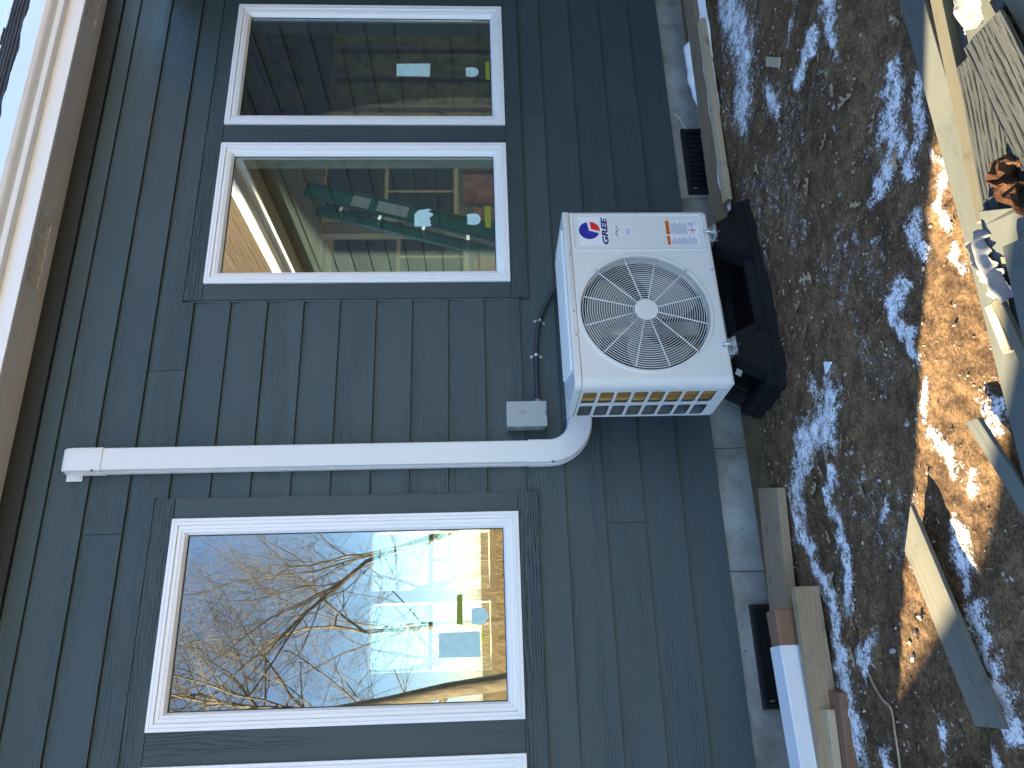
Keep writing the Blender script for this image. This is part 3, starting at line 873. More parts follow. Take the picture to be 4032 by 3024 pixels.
box('fascia', -0.19, -0.171, -WL - 0.3, -0.30, ez - 0.004, ez + 0.15, M['fascia'], wing)
box('gutter', -0.29, -0.191, -WL - 0.3, -0.30, ez + 0.07, ez + 0.16, M['gutter'], wing, 0.012, 3)
wr = bpy.data.objects.new('roof', None); link(wr, wing)
for ci in range(24):
    t0 = ci * 0.16
    bm = bmesh.new()
    y = -0.32
    rr = random.Random(100 + ci)
    while y > -WL - 0.3:
        w_ = rr.uniform(0.15, 0.34)
        ya, yb = y, max(y - w_ + 0.006, -WL - 0.32)
        ps = []
        for (t, up) in ((t0, 0.0), (t0 + 0.19, -0.004)):
            for yy in (ya, yb):
                for e in (0, rr.uniform(0.006, 0.012)):
                    ps.append((-0.24 + t * q - (up + e) * q, yy, ez + 0.17 + t * q + (up + e) * q))
        vv = [bm.verts.new(p) for p in ps]
        for f in ((0, 2, 3, 1), (4, 5, 7, 6), (0, 1, 5, 4), (2, 6, 7, 3), (1, 3, 7, 5), (0, 4, 6, 2)): bm.faces.new([vv[i] for i in f])
        y -= w_
    M.setdefault('wing_shingle', mat_plain('brown_shingle', (0.12, 0.085, 0.055), 0.9, 0, 0.6, 120, 0.3))
    obj('shingle_course', from_bm(bm, 'shingle_course'), M['wing_shingle'], wr)

# ------------------------------------------------------------------ unseen occluder added up sun, shaped to shade the near left of the yard
S_AX = -SUN_H
N_AX = Vector((0.4745, 0.88, 0)).normalized()
tanE = math.tan(SUN_EL)
def sn(s, n, z): 
    p = S_AX * s + N_AX * n
    return (p.x, p.y, z)
yard_occ = thing('occluder', 'unseen occluder shaped to cast the shade edge across the yard', 'occluder', sn(-5.5, -3.5, -0.05))
def gpart(name, poly, s0, s1, mat):
    bm = bmesh.new(); off = Vector(yard_occ.location)
    a = [bm.verts.new(Vector(sn(s0, n, z)) - off) for n, z in poly]; b = [bm.verts.new(Vector(sn(s1, n, z)) - off) for n, z in poly]
    bm.faces.new(a); bm.faces.new(b[::-1])
    for i in range(len(poly)): bm.faces.new((a[i], b[i], b[(i + 1) % len(poly)], a[(i + 1) % len(poly)]))
    obj(name, from_bm(bm, name), mat, yard_occ)
SG = -4.0
M['occluder_wall'] = mat_paint('occluder_paint', (0.40, 0.38, 0.34), 0.6, 0.1, 0.2)
PR = [(n_, (S_ - SG) * tanE) for n_, S_ in ((-0.86, 0.24), (-0.94, 0.37), (-1.25, 0.91), (-1.295, 1.16), (-1.36, 1.50), (-1.46, 2.15), (-2.4, 6.2), (-4.6, 6.2))]
gpart('wall', [(-0.86, 0)] + PR + [(-4.6, 0)], SG - 4.0, SG, M['occluder_wall'])
gpart('roof', [(-2.3, PR[-1][1] + 0.001), (-2.4, PR[-1][1] + 0.12), (-4.6, PR[-1][1] + 0.12), (-4.7, PR[-1][1] + 0.001)], SG - 4.1, SG - 0.01, M['shingle'])
wing_occ = thing('wing_occluder', 'tall unseen occluder added to shade the wing wall', 'house', sn(-8, 0.9, -0.05))  # added out of view to keep the sun off the wing wall
def npart(name, poly, s0, s1, mat):
    bm = bmesh.new(); off = Vector(wing_occ.location)
    a = [bm.verts.new(Vector(sn(s0, n, z)) - off) for n, z in poly]; b = [bm.verts.new(Vector(sn(s1, n, z)) - off) for n, z in poly]
    bm.faces.new(a); bm.faces.new(b[::-1])
    for i in range(len(poly)): bm.faces.new((a[i], b[i], b[(i + 1) % len(poly)], a[(i + 1) % len(poly)]))
    obj(name, from_bm(bm, name), mat, wing_occ)
npart('wall', [(-0.80, 0), (-0.80, 7.7), (2.75, 7.7), (2.75, 0)], -11.5, -7.0, M['occluder_wall'])
npart('roof', [(-0.84, 7.701), (-0.84, 7.95), (2.79, 7.95), (2.79, 7.701)], -11.8, -6.7, M['shingle'])

# ------------------------------------------------------------------ heat pump outdoor unit
UW, UH, UD, UR = 0.821, 0.615, 0.320, 0.036
UTH = math.radians(3.81)
UTOP = -0.381 + H
unit = thing('heat_pump', 'white outdoor heat pump unit with round fan grille on black pads', 'heat pump', (1.815, -0.621, UTOP), (0, 0, UTH))
# local: x 0 (right) .. -UW (left), y 0 front .. UD back, z 0 top .. -UH
LID = -0.028
FCX, FCZ, FR = -0.494, -0.309, 0.262
def front_panel():
    x0, x1, z0, z1 = -UW + UR, -0.010, -UH, LID - 0.0015
    bm = bmesh.new(); N = 96
    cen = Vector((FCX, 0, FCZ))
    outer = []; inner = []; lip = []; ring1 = []; ring2 = []
    angs = sorted([2 * math.pi * i / N for i in range(N)] + [math.atan2(z - FCZ, x - FCX) % (2 * math.pi) for x in (x0, x1) for z in (z0, z1)])
    for a in angs:
        c, s = math.cos(a), math.sin(a)
        t = min((x1 - FCX) / c if c > 1e-9 else 1e9, (x0 - FCX) / c if c < -1e-9 else 1e9, (z1 - FCZ) / s if s > 1e-9 else 1e9, (z0 - FCZ) / s if s < -1e-9 else 1e9)
        outer.append(bm.verts.new((FCX + c * t, 0, FCZ + s * t)))
        r3 = min(0.2795, t - 0.0008)
        ring1.append(bm.verts.new((FCX + c * r3, 0, FCZ + s * r3)))
        ring2.append(bm.verts.new((FCX + c * min(0.2755, r3 - 0.001), -0.004, FCZ + s * min(0.2755, r3 - 0.001))))
        inner.append(bm.verts.new((FCX + c * (FR + 0.004), -0.004, FCZ + s * (FR + 0.004))))
        lip.append(bm.verts.new((FCX + c * FR, 0.001, FCZ + s * FR)))
    m = len(angs)
    back = [bm.verts.new((v.co.x, 0.05, v.co.z)) for v in lip]
    for rows in ((outer, ring1), (ring1, ring2), (ring2, inner), (inner, lip), (lip, back)):
        for i in range(m):
            j = (i + 1) % m
            bm.faces.new((rows[0][i], rows[0][j], rows[1][j], rows[1][i]))
    bmesh.ops.remove_doubles(bm, verts=bm.verts, dist=1e-5)
    o = obj('front_panel', from_bm(bm, 'front_panel'), M['cabinet'], unit)
    bm = bmesh.new()
    # rounded left corner and short right return
    prev = [bm.verts.new((x0, 0, z0)), bm.verts.new((x0, 0, z1))]
    for i in range(1, 9):
        a = math.pi / 2 * i / 8
        p = [bm.verts.new((x0 - UR * math.sin(a), UR - UR * math.cos(a), z)) for z in (z0, z1)]
        bm.faces.new((prev[0], prev[1], p[1], p[0])); prev = p
    auto_smooth(obj('corner_return', from_bm(bm, 'corner_return'), M['cabinet'], unit), 30)
    bm = bmesh.new()
    prev = [bm.verts.new((x1, 0, z0)), bm.verts.new((x1, 0, z1))]
    for i in range(1, 5):
        a = math.pi / 2 * i / 4
        p = [bm.verts.new((x1 + 0.010 * math.sin(a), 0.010 - 0.010 * math.cos(a), z)) for z in (z0, z1)]
        bm.faces.new((prev[0], p[0], p[1], prev[1])); prev = p
    bmesh.ops.remove_doubles(bm, verts=bm.verts, dist=1e-5)
    o = obj('corner_return', from_bm(bm, 'corner_return'), M['cabinet'], unit)
    auto_smooth(o, 30)
front_panel()

# left side panel with sixteen openings
def side_panel():
    ys = [UR, 0.063, 0.174, 0.199, 0.308, UD]
    nz = 8
    zt, zb = -0.040, -0.585
    cell = (zt - zb) / nz
    gap = 0.0125
    zs = [LID - 0.0015]
    holes = []
    for i in range(nz):
        a = zt - i * cell; b = a - cell + gap
        zs += [a, b]
    zs.append(-UH)
    bm = bmesh.new()
    x = -UW
    V = {}
    def vert(y, z):
        k = (round(y, 5), round(z, 5))
        if k not in V: V[k] = bm.verts.new((x, y, z))
        return V[k]
    c = 0.007
    for i in range(len(zs) - 1):
        for j in range(len(ys) - 1):
            ya, yb, za, zb_ = ys[j], ys[j + 1], zs[i], zs[i + 1]
            if (i % 2 == 1) and j in (1, 3):
                for (yy, zz, dy, dz) in ((ya, za, c, -c), (yb, za, -c, -c), (ya, zb_, c, c), (yb, zb_, -c, c)):
                    bm.faces.new((vert(yy, zz), vert(yy + dy, zz), vert(yy, zz + dz)))
            else:
                bm.faces.new((vert(ya, za), vert(yb, za), vert(yb, zb_), vert(ya, zb_)))
    bmesh.ops.recalc_face_normals(bm, faces=bm.faces)
    me = from_bm(bm, 'side_panel', recalc=False)
    o = obj('side_panel', me, M['cabinet'], unit)
    so = o.modifiers.new('thick', 'SOLIDIFY'); so.thickness = 0.003; so.offset = 0
side_panel()
box('coil', -UW + 0.014, -UW + 0.030, 0.055, 0.185, -UH + 0.02, LID - 0.004, M['coil'], unit)
box('rear_coil', -UW + 0.040, -0.02, UD - 0.055, UD - 0.030, -UH + 0.02, LID - 0.004, M['coil_grey'], unit)
box('coil_end', -UW + 0.050, -UW + 0.054, 0.19, UD - 0.056, -UH + 0.02, LID - 0.004, M['dark'], unit)
box('base_pan', -UW + 0.004, -0.004, 0.012, UD - 0.002, -UH - 0.012, -UH + 0.014, M['cabinet'], unit, 0.004, 2)
box('right_panel', -0.003, 0.0, 0.0115, UD, -UH, LID - 0.0015, M['cabinet'], unit)
box('rear_guard', -UW + 0.003, -0.004, UD - 0.012, UD - 0.004, -UH + 0.016, LID - 0.004, M['coil_grey'], unit)
box('bulkhead', -0.215, -0.212, 0.05, UD - 0.06, -UH + 0.015, LID - 0.004, M['dark'], unit)
# shallow seam strip below the lid on the side
for y in (0.045, 0.305):
    for z in (-0.045,):
        pass
# top lid with pressed ribs
lid_poly = [(-UW + UR, -0.003)]
lid_pts = [(0.002, -0.003 + 0.008), (-0.006, -0.003), (-UW + UR, -0.003)]
for i in range(1, 9):
    a = math.pi / 2 * i / 8
    lid_pts.append((-UW + UR - (UR + 0.003) * math.sin(a), UR - (UR + 0.003) * math.cos(a)))
lid_pts += [(-UW - 0.003, UD + 0.002), (0.002, UD + 0.002)]
lid = obj('top_lid', prism_me('top_lid', lid_pts, LID, 0.0, 0.0025, plane='XY'), M['cabinet'], unit)
auto_smooth(lid, 40)
for i in range(6):
    y = 0.05 + i * 0.044
    o = obj('lid_rib', box_me('lid_rib', -0.335 + 0.012 * i, 0.335, -0.010, 0.010, -0.004, 0.009, 0.004, 2), M['cabinet'], unit, (-UW / 2 + 0.01, y, 0.0005))
# raised rim of the label field
def rr_path(x0, x1, z0, z1, r, y, n=6):
    pts = []
    for cx, cz, a0 in ((x1 - r, z1 - r, 0), (x0 + r, z1 - r, 90), (x0 + r, z0 + r, 180), (x1 - r, z0 + r, 270)):
        for i in range(n + 1):
            a = math.radians(a0 + 90 * i / n); pts.append((cx + r * math.cos(a), y, cz + r * math.sin(a)))
    return pts
bm = bmesh.new()
bm_tube(bm, rr_path(-0.197, -0.017, -0.599, -0.040, 0.022, 0.0012), 0.0045, 8, closed=True)
auto_smooth(obj('label_rim', from_bm(bm, 'label_rim'), M['cabinet'], unit), 60)

# fan guard: rings, spokes, hub disc
bm = bmesh.new()
def ring(bm, r, y, mr, seg=80, sides=5):
    bm_tube(bm, [(FCX + r * math.cos(2 * math.pi * i / seg), y, FCZ + r * math.sin(2 * math.pi * i / seg)) for i in range(seg)], mr, sides, closed=True)
NR = 22
for i in range(NR):
    f = i / (NR - 1)
    r = 0.054 + (FR - 0.006 - 0.054) * f
    ring(bm, r, -0.010 + 0.006 * f * f, 0.0015)
guard = obj('fan_guard', from_bm(bm, 'fan_guard', True), M['grille'], unit)
for i in range(12):
    a = math.radians(15 + 30 * i)
    r1 = FR + (0.006 if i % 3 == 1 else -0.003)
    p = [(FCX + r * math.cos(a), -0.013 + 0.006 * (r / FR) ** 2, FCZ + r * math.sin(a)) for r in (0.045, 0.12, 0.2, r1)]
    obj('spoke', tube_me('spoke', p, 0.0023, 6), M['grille'], guard)
    if i % 3 == 1:
        sc = lathe_me('guard_screw', [(0, -0.0105), (0.004, -0.010), (0.0058, -0.007), (0.0058, -0.0035)], 14)
        obj('guard_screw', sc, M['steel'], guard, (FCX + (FR + 0.004) * math.cos(a), 0, FCZ + (FR + 0.004) * math.sin(a)))
auto_smooth(obj('hub_disc', lathe_me('hub_disc', [(0, -0.0165), (0.0455, -0.0165), (0.048, -0.0145), (0.048, -0.009)], 48), M['cabinet'], guard, (FCX, 0, FCZ)), 30)
obj('shroud', lathe_me('shroud', [(FR + 0.001, 0.0505), (FR - 0.004, 0.10), (FR - 0.004, 0.17)], 64), M['dark'], unit, (FCX, 0, FCZ))
box('dark_backing', -UW + 0.06, -0.22, 0.172, 0.176, -UH + 0.02, LID - 0.005, M['dark'], unit)  # near-black sheet stands in for the unlit inside behind the fan
# fan with three broad swept blades
fan = bpy.data.objects.new('fan', None); link(fan, unit); fan.location = (FCX, 0.07, FCZ)
obj('fan_hub', lathe_me('fan_hub', [(0, -0.03), (0.045, -0.028), (0.055, -0.015), (0.055, 0.035)], 32), M['fan'], fan)
for b in range(3):
    vs = []; nr, na = 9, 12
    for i in range(nr + 1):
        r = 0.05 + (0.238 - 0.05) * i / nr
        for j in range(na + 1):
            u = j / na
            a = math.radians(120 * b + 18 + 78 * u * (0.75 + 0.35 * i / nr) + 26 * (i / nr) ** 1.5)
            y = -0.030 + 0.075 * u * (1 - 0.35 * i / nr) + 0.006 * math.sin(u * math.pi)
            vs.append((r * math.cos(a), y, r * math.sin(a)))
    fs = [(i * (na + 1) + j, i * (na + 1) + j + 1, (i + 1) * (na + 1) + j + 1, (i + 1) * (na + 1) + j) for i in range(nr) for j in range(na)]
    o = obj('blade', mesh('blade', vs, fs, True), M['fan'], fan)
    so = o.modifiers.new('thick', 'SOLIDIFY'); so.thickness = 0.003
box('motor_bracket', FCX - 0.03, FCX + 0.03, 0.145, 0.165, -UH + 0.02, LID - 0.004, M['steel'], unit)
# cabinet screws
scr = lathe_me('screw', [(0, -0.0045), (0.003, -0.0042), (0.005, -0.002), (0.005, 0.0)], 12)
for x, z in ((-0.012, -0.607), (-0.30, -0.607), (-0.66, -0.603), (-0.22, -0.018), (-0.60, -0.018), (-0.4935, -0.0155), (-0.012, -0.318)):
    obj('screw', scr, M['steel'], unit, (x, -0.001 if z < LID else -0.003, z))
for y, z in ((0.048, -0.017), (0.30, -0.017), (0.05, -0.600), (0.306, -0.600), (0.048, -0.33)):
    obj('screw', scr, M['steel'], unit, (-UW - (0.0015 if z < LID else 0.003), y, z), (0, 0, -math.pi / 2))

# labels; text sits 0.4 mm above its plate
def text_obj(name, body, size, mat, parent, loc, shear=0.0, extrude=0.0002, width=None, weight=0.0, rz=0.0):
    cu = bpy.data.curves.new(name, 'FONT'); cu.body = body; cu.size = size; cu.shear = shear; cu.extrude = extrude
    cu.offset = weight; cu.align_x = 'LEFT'; cu.align_y = 'BOTTOM'; cu.resolution_u = 4
    tmp = bpy.data.objects.new(name + '_curve', cu); COL.objects.link(tmp)
    dg = bpy.context.evaluated_depsgraph_get()
    me = bpy.data.meshes.new_from_object(tmp.evaluated_get(dg))
    bpy.data.objects.remove(tmp); bpy.data.curves.remove(cu)
    xs = [v.co.x for v in me.vertices]; ys = [v.co.y for v in me.vertices]
    k = (width / (max(xs) - min(xs))) if width else 1.0
    x0, y0 = min(xs), min(ys)
    h0 = size / (max(ys) - min(ys)) if width else 1.0
    for v in me.vertices: v.co = Vector(((v.co.x - x0) * k, (v.co.y - y0) * h0, v.co.z))
    me.materials.clear()
    return obj(name, me, mat, parent, loc, (math.pi / 2, 0, 0))
def plate(name, x0, x1, z0, z1, mat, parent, y=-0.0006, r=0.003, t=0.0005):
    pts = [(p[0], p[2]) for p in rr_path(x0, x1, z0, z1, r, 0, 3)]
    return obj(name, prism_me(name, pts, y - t, y), mat, parent)

bp = plate('brand_plate', -0.173, -0.027, -0.193, -0.064, M['white_label'], unit)
# round emblem: a blue three quarter disc and a red quarter, split by white channels
cx, cz, rr_ = -0.099, -0.1085, 0.0435
def sector(name, a0, a1, r0, r1, mat, shift=(0, 0)):
    n = 28; pts = []
    for i in range(n + 1):
        a = math.radians(a0 + (a1 - a0) * i / n); pts.append((cx + shift[0] + r1 * math.cos(a), cz + shift[1] + r1 * math.sin(a)))
    pts.append((cx + shift[0] + r0 * math.cos(math.radians((a0 + a1) / 2)), cz + shift[1] + r0 * math.sin(math.radians((a0 + a1) / 2))))
    obj(name, prism_me(name, pts, -0.0016, -0.0012), mat, bp)
sector('emblem_blue', 9, 135, 0.000, rr_, M['blue_ink'])
sector('emblem_blue', 134, 252, 0.0, rr_, M['blue_ink'])
sector('emblem_red', -97, -2, 0.008, rr_, M['red_ink'], (0.002, -0.003))
# the emblem's blue crescent closes over the top right
text_obj('brand_lettering', 'GREE', 0.027, M['navy_ink'], bp, (-0.170, -0.0012, -0.1885), 0.18, 0.0002, 0.139, 0.0012)
lab = plate('inverter_label', -0.133, -0.073, -0.242, -0.213, M['white_label'], unit)
text_obj('lettering', 'INVERTER', 0.010, M['navy_ink'], lab, (-0.130, -0.0012, -0.2325), 0.15, 0.0002, 0.054)
bm = bmesh.new()
bm_tube(bm, [(-0.128 + 0.050 * i / 24, -0.0012, -0.2275 + 0.0105 * math.sin(2 * math.pi * i / 24)) for i in range(25)], 0.0009, 5)
obj('wave_mark', from_bm(bm, 'wave_mark', True), M['blue_ink'], lab)
lab = plate('small_label', -0.126, -0.077, -0.288, -0.259, M['white_label'], unit)
for i in range(4):
    box('print_line', -0.123, -0.085 - 0.004 * (i % 2), -0.0013, -0.0011, -0.2675 - i * 0.005, -0.2655 - i * 0.005, M['grey_ink'], lab)
def warning(x0, x1, z0, z1, hh, sd):
    lab = plate('warning_label', x0, x1, z0, z1, M['white_label'], unit)
    plate('orange_header', x0 + 0.002, x1 - 0.002, z1 - hh, z1 - 0.001, M['orange_ink'], lab, -0.0012, 0.002, 0.0004)
    text_obj('lettering', 'WARNING', hh * 0.5, M['dark'], lab, (x0 + 0.018, -0.0018, z1 - hh * 0.75), 0, 0.0001, (x1 - x0) * 0.62)
    tri = [(x0 + 0.006, z1 - hh * 0.8), (x0 + 0.015, z1 - hh * 0.8), (x0 + 0.0105, z1 - hh * 0.25)]
    obj('alert_triangle', prism_me('alert_triangle', tri, -0.0019, -0.0017), M['dark'], lab)
    r = random.Random(sd)
    z = z1 - hh - 0.005
    while z > z0 + 0.05:
        box('print_line', x0 + 0.004, x1 - 0.004 - r.uniform(0, 0.02), -0.0013, -0.0011, z - 0.0022, z, M['grey_ink'], lab); z -= 0.0048
    return lab, z
lab, z = warning(-0.122, -0.047, -0.582, -0.437, 0.019, 1)
s_ = 0.017; cxx, czz = -0.100, -0.551
for a, b in (((cxx, czz + s_), (cxx + s_, czz)), ((cxx + s_, czz), (cxx, czz - s_)), ((cxx, czz - s_), (cxx - s_, czz)), ((cxx - s_, czz), (cxx, czz + s_))):
    bm = bmesh.new(); bm_tube(bm, [(a[0], -0.0012, a[1]), (b[0], -0.0012, b[1])], 0.0011, 4)
    obj('hazard_diamond', from_bm(bm, 'hazard_diamond'), M['red_ink'], lab)
fl = [(0, -.008), (.004, -.006), (.005, -.001), (.002, .003), (.0015, .008), (-.002, .004), (-.004, 0), (-.0042, -.005)]
obj('flame_mark', prism_me('flame_mark', [(cxx + a, czz + b) for a, b in fl], -0.0015, -0.0011), M['dark'], lab)
for i in range(5):
    box('print_line', -0.078, -0.053 - 0.004 * (i % 3), -0.0013, -0.0011, -0.540 - i * 0.0045, -0.5375 - i * 0.0045, M['grey_ink'], lab)
text_obj('lettering', 'R32', 0.011, M['grey_ink'], lab, (-0.074, -0.0013, -0.5745), 0, 0.0001, 0.022)
lab, z = warning(-0.176, -0.126, -0.578, -0.437, 0.016, 2)
for i in range(6):
    box('print_line', -0.172, -0.131 - 0.005 * (i % 3), -0.0013, -0.0011, -0.535 - i * 0.006, -0.5325 - i * 0.006, M['grey_ink'], lab)

# mounting feet with bolts, at the four pedestals
for x, y in ((-0.115, 0.03), (-0.655, 0.03), (-0.115, UD - 0.02), (-0.655, UD - 0.02)):
    ft = obj('mounting_foot', box_me('mounting_foot', -0.035, 0.035, -0.028, 0.028, -0.003, 0.003, 0.001), M['steel'], unit, (x, y, -UH - 0.0155))
    br = obj('bracket', box_me('bracket', -0.003, 0.003, -0.030, 0.030, -0.030, 0.0, 0.001), M['steel'], unit, (x - 0.036, y, -UH - 0.012))
    bt = lathe_me('bolt', [(0, 0.028), (0.005, 0.027), (0.005, -0.045), (0, -0.045)], 10, 'Z')
    if y < 0.1:
        b_ = obj('bolt', bt, M['steel'], unit, (x, y - 0.045, -UH - 0.006), (0, 0, 0))
        obj('nut', lathe_me('nut', [(0.004, 0.005), (0.010, 0.005), (0.010, -0.004), (0.004, -0.004)], 6, 'Z', False), M['steel'], unit, (x, y - 0.045, -UH - 0.012))
        obj('washer', lathe_me('washer', [(0.004, 0.001), (0.017, 0.001), (0.017, -0.0015), (0.004, -0.0015)], 20, 'Z', False), M['steel'], unit, (x, y - 0.045, -UH - 0.018))
        fp = [(-0.03, 0.0), (0.03, 0.0), (0.035, -0.03), (0.02, -0.07), (-0.05, -0.075), (-0.045, -0.02)]
        obj('clamp_plate', prism_me('clamp_plate', [(x + a, y - 0.005 + b) for a, b in fp], -UH - 0.026, -UH - 0.0205, 0.001, plane='XY'), M['steel'], unit)
tg = obj('hang_tag', box_me('hang_tag', -0.014, 0.014, -0.0004, 0.0004, -0.012, 0.012), M['box'], unit, (-0.775, -0.002, -UH - 0.030), (0.2, 0.5, 0.1))

# ------------------------------------------------------------------ black equipment pad under the unit
pad = thing('equipment_pad', 'black rubber equipment pad with four raised pedestals under the heat pump', 'equipment pad', (1.815, -0.621, 0), (0, 0, UTH))
def frustum(bm, x0, x1, y0, y1, z0, z1, ix, iy):
    b = [bm.verts.new(p) for p in ((x0, y0, z0), (x1, y0, z0), (x1, y1, z0), (x0, y1, z0))]
    t = [bm.verts.new(p) for p in ((x0 + ix, y0 + iy, z1), (x1 - ix, y0 + iy, z1), (x1 - ix, y1 - iy, z1), (x0 + ix, y1 - iy, z1))]
    bm.faces.new(b[::-1]); bm.faces.new(t)
    for i in range(4): bm.faces.new((b[i], b[(i + 1) % 4], t[(i + 1) % 4], t[i]))
bm = bmesh.new(); frustum(bm, -0.835, 0.085, 0.005, 0.365, -0.02, 0.042, 0.012, 0.012)
bmesh.ops.bevel(bm, geom=bm.edges[:], offset=0.006, segments=2, affect='EDGES')
obj('base', from_bm(bm, 'base'), M['rubber'], pad)
for (x0, x1, y0, y1) in ((-0.82, 0.07, 0.017, 0.062), (-0.82, 0.07, 0.308, 0.353), (-0.82, -0.775, 0.063, 0.307), (0.025, 0.07, 0.063, 0.307)):
    bm = bmesh.new(); frustum(bm, x0, x1, y0, y1, 0.0425, 0.078, 0.006, 0.006)
    bmesh.ops.bevel(bm, geom=bm.edges[:], offset=0.004, segments=2, affect='EDGES')
    obj('rim', from_bm(bm, 'rim'), M['rubber'], pad)
ped_top = UTOP - UH - 0.0275
for x in (-0.115, -0.655):
    for y in (0.012, UD - 0.04):
        bm = bmesh.new(); frustum(bm, x - 0.13, x + 0.13, y - 0.02, y + 0.085, 0.0428, ped_top, 0.078, 0.012)
        bmesh.ops.bevel(bm, geom=bm.edges[:], offset=0.008, segments=2, affect='EDGES')
        p_ = obj('pedestal', from_bm(bm, 'pedestal'), M['rubber'], pad)
        obj('slot', box_me('slot', -0.040, 0.040, -0.010, 0.010, -0.012, 0.0), M['dark'], p_, (x, y + 0.0, ped_top + 0.001))
        for sx_ in (-0.06, 0.06):
            obj('web', box_me('web', -0.006, 0.006, -0.012, 0.012, -0.035, 0.035, 0.002), M['rubber'], p_, (x + sx_ * 1.1, y - 0.012, 0.09), (0, -0.5 if sx_ > 0 else 0.5, 0))

# ------------------------------------------------------------------ line set cover on the wall
cov = thing('line_set_cover', 'white plastic line set cover running up the wall beside the heat pump', 'line set cover', (0.912, 0, 0.7))
co = Vector(cov.location)
CW, CD = 0.051, 0.068
PROF = [(-0.056, 0.003), (-0.056, -0.018), (-0.0545, -0.020), (-0.0535, -0.026), (-0.0535, -0.031), (-0.051, -0.033), (-0.051, -0.060), (-0.0495, -0.0645), (-0.045, -0.068), (0.045, -0.068), (0.0495, -0.0645), (0.051, -0.060), (0.051, -0.033), (0.0535, -0.031), (0.0535, -0.026), (0.0545, -0.020), (0.056, -0.018), (0.056, 0.003)]
def sweep(name, path, prof, scale=1.0, cap=True):
    """path: list of ((x, z), (side x, side z))"""
    bm = bmesh.new(); rows = []
    for (x, z), (ax, az) in path:
        rows.append([bm.verts.new((x + ax * a * scale - co.x, y * scale - (0.0 if scale == 1 else 0.001) - co.y, z + az * a * scale - co.z)) for a, y in prof])
    n = len(prof)
    for r0, r1 in zip(rows[:-1], rows[1:]):
        for i in range(n - 1): bm.faces.new((r0[i], r0[i + 1], r1[i + 1], r1[i]))
    if cap: bm.faces.new(rows[0]); bm.faces.new(rows[-1][::-1])
    o = obj(name, from_bm(bm, name), M['cover'], cov)
    return auto_smooth(o, 32)
XC = 0.912
sweep('duct', [((XC, 1.665 + H), (1, 0)), ((XC, -0.270 + H), (1, 0))], PROF)
acx, acz, ar = 1.066, -0.330, 0.154
arc = [((XC, -0.235 + H), (1, 0)), ((XC, acz + H + 0.02), (1, 0))]
for i in range(0, 19):
    a = math.radians(180 + 90 * i / 18)
    arc.append(((acx + ar * math.cos(a), acz + H + ar * math.sin(a)), (-math.cos(a), -math.sin(a))))
arc.append(((1.10, acz + H - ar), (0, 1)))
sweep('elbow', arc, PROF, 1.05)
sweep('lower_duct', [((1.085, acz + H - ar), (0, 1)), ((1.62, acz + H - ar), (0, 1))], PROF)
# end cap: hood that closes over the top with a foot flange at the left
cap = []
zc = 1.66 + H
cap_rows = [(zc, 1.0), (zc + 0.10, 1.0), (zc + 0.135, 0.985), (zc + 0.158, 0.93), (zc + 0.172, 0.80), (zc + 0.178, 0.55)]
bm = bmesh.new(); rows = []
for z, s in cap_rows:
    rows.append([bm.verts.new((XC + a * 1.05 * (0.75 + 0.25 * s) - co.x, (min(y, 0.003) * 1.06 * s), z - co.z)) for a, y in PROF])
for r0, r1 in zip(rows[:-1], rows[1:]):
    for i in range(len(PROF) - 1): bm.faces.new((r0[i], r0[i + 1], r1[i + 1], r1[i]))
bm.faces.new(rows[-1][::-1]); bm.faces.new(rows[0])
auto_smooth(obj('end_cap', from_bm(bm, 'end_cap'), M['cover'], cov), 40)
fo = obj('cap_flange', box_me('cap_flange', -0.018, 0.018, -0.004, 0.004, -0.035, 0.035, 0.003, 2), M['cover'], cov, (XC - 0.068 - co.x, -0.005, zc + 0.135 - co.z))
cs = lathe_me('cover_screw', [(0, -0.003), (0.0035, -0.0025), (0.0045, 0.0)], 12)
for (x, y, z) in ((XC - 0.068, -0.0095, zc + 0.11),):
    obj('cover_screw', cs, M['steel'], cov, (x - co.x, y, z - co.z))
for (x, z, rz) in ((XC + 0.050, zc + 0.035, 0.3), (XC - 0.0505, zc + 0.035, 0.3), (XC - 0.0505, -0.345 + H, 0), (XC + 0.0505, -0.338 + H, 0)):
    sl = obj('screw_slot', lathe_me('screw_slot', [(0, -0.004), (0.006, -0.0035), (0.0075, 0.0)], 14), M['dark'], cov, (x - co.x, -0.068, z - co.z))
    obj('cover_screw', cs, M['steel'], cov, (x - co.x, -0.0725, z - co.z))
for (x, z) in ((1.068, -0.430 + H), (1.068, -0.535 + H)):
    obj('screw_slot', lathe_me('screw_slot', [(0, -0.004), (0.005, -0.0035), (0.0065, 0.0)], 14), M['dark'], cov, (x - co.x, -0.0705, z - co.z))

# ------------------------------------------------------------------ disconnect box and its flexible conduit
bx = thing('disconnect_box', 'small grey electrical disconnect box on the siding', 'electrical box', (1.082, 0, H - 0.232))
def bxp(name, x0, x1, y0, y1, z0, z1, mat, bev=0.002, parent=None):
    return obj(name, box_me(name, x0, x1, y0, y1, z0, z1, bev, 2), mat, parent or bx)
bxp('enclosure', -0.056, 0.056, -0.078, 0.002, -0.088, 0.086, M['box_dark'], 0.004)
lidb = bxp('cover_lid', -0.0605, 0.0605, -0.094, -0.0785, -0.0935, 0.0925, M['box'], 0.003)
bxp('rain_hood', -0.0605, 0.0605, -0.086, 0.0, 0.0866, 0.0922, M['box'], 0.002)
for z in (-0.045, 0.035):
    bxp('knockout', -0.0585, -0.0562, -0.05, -0.03, z - 0.012, z + 0.012, M['box'], 0.0008)
    bxp('hinge_clip', -0.0625, -0.0606, -0.0935, -0.083, z - 0.012, z + 0.012, M['box'], 0.0004)
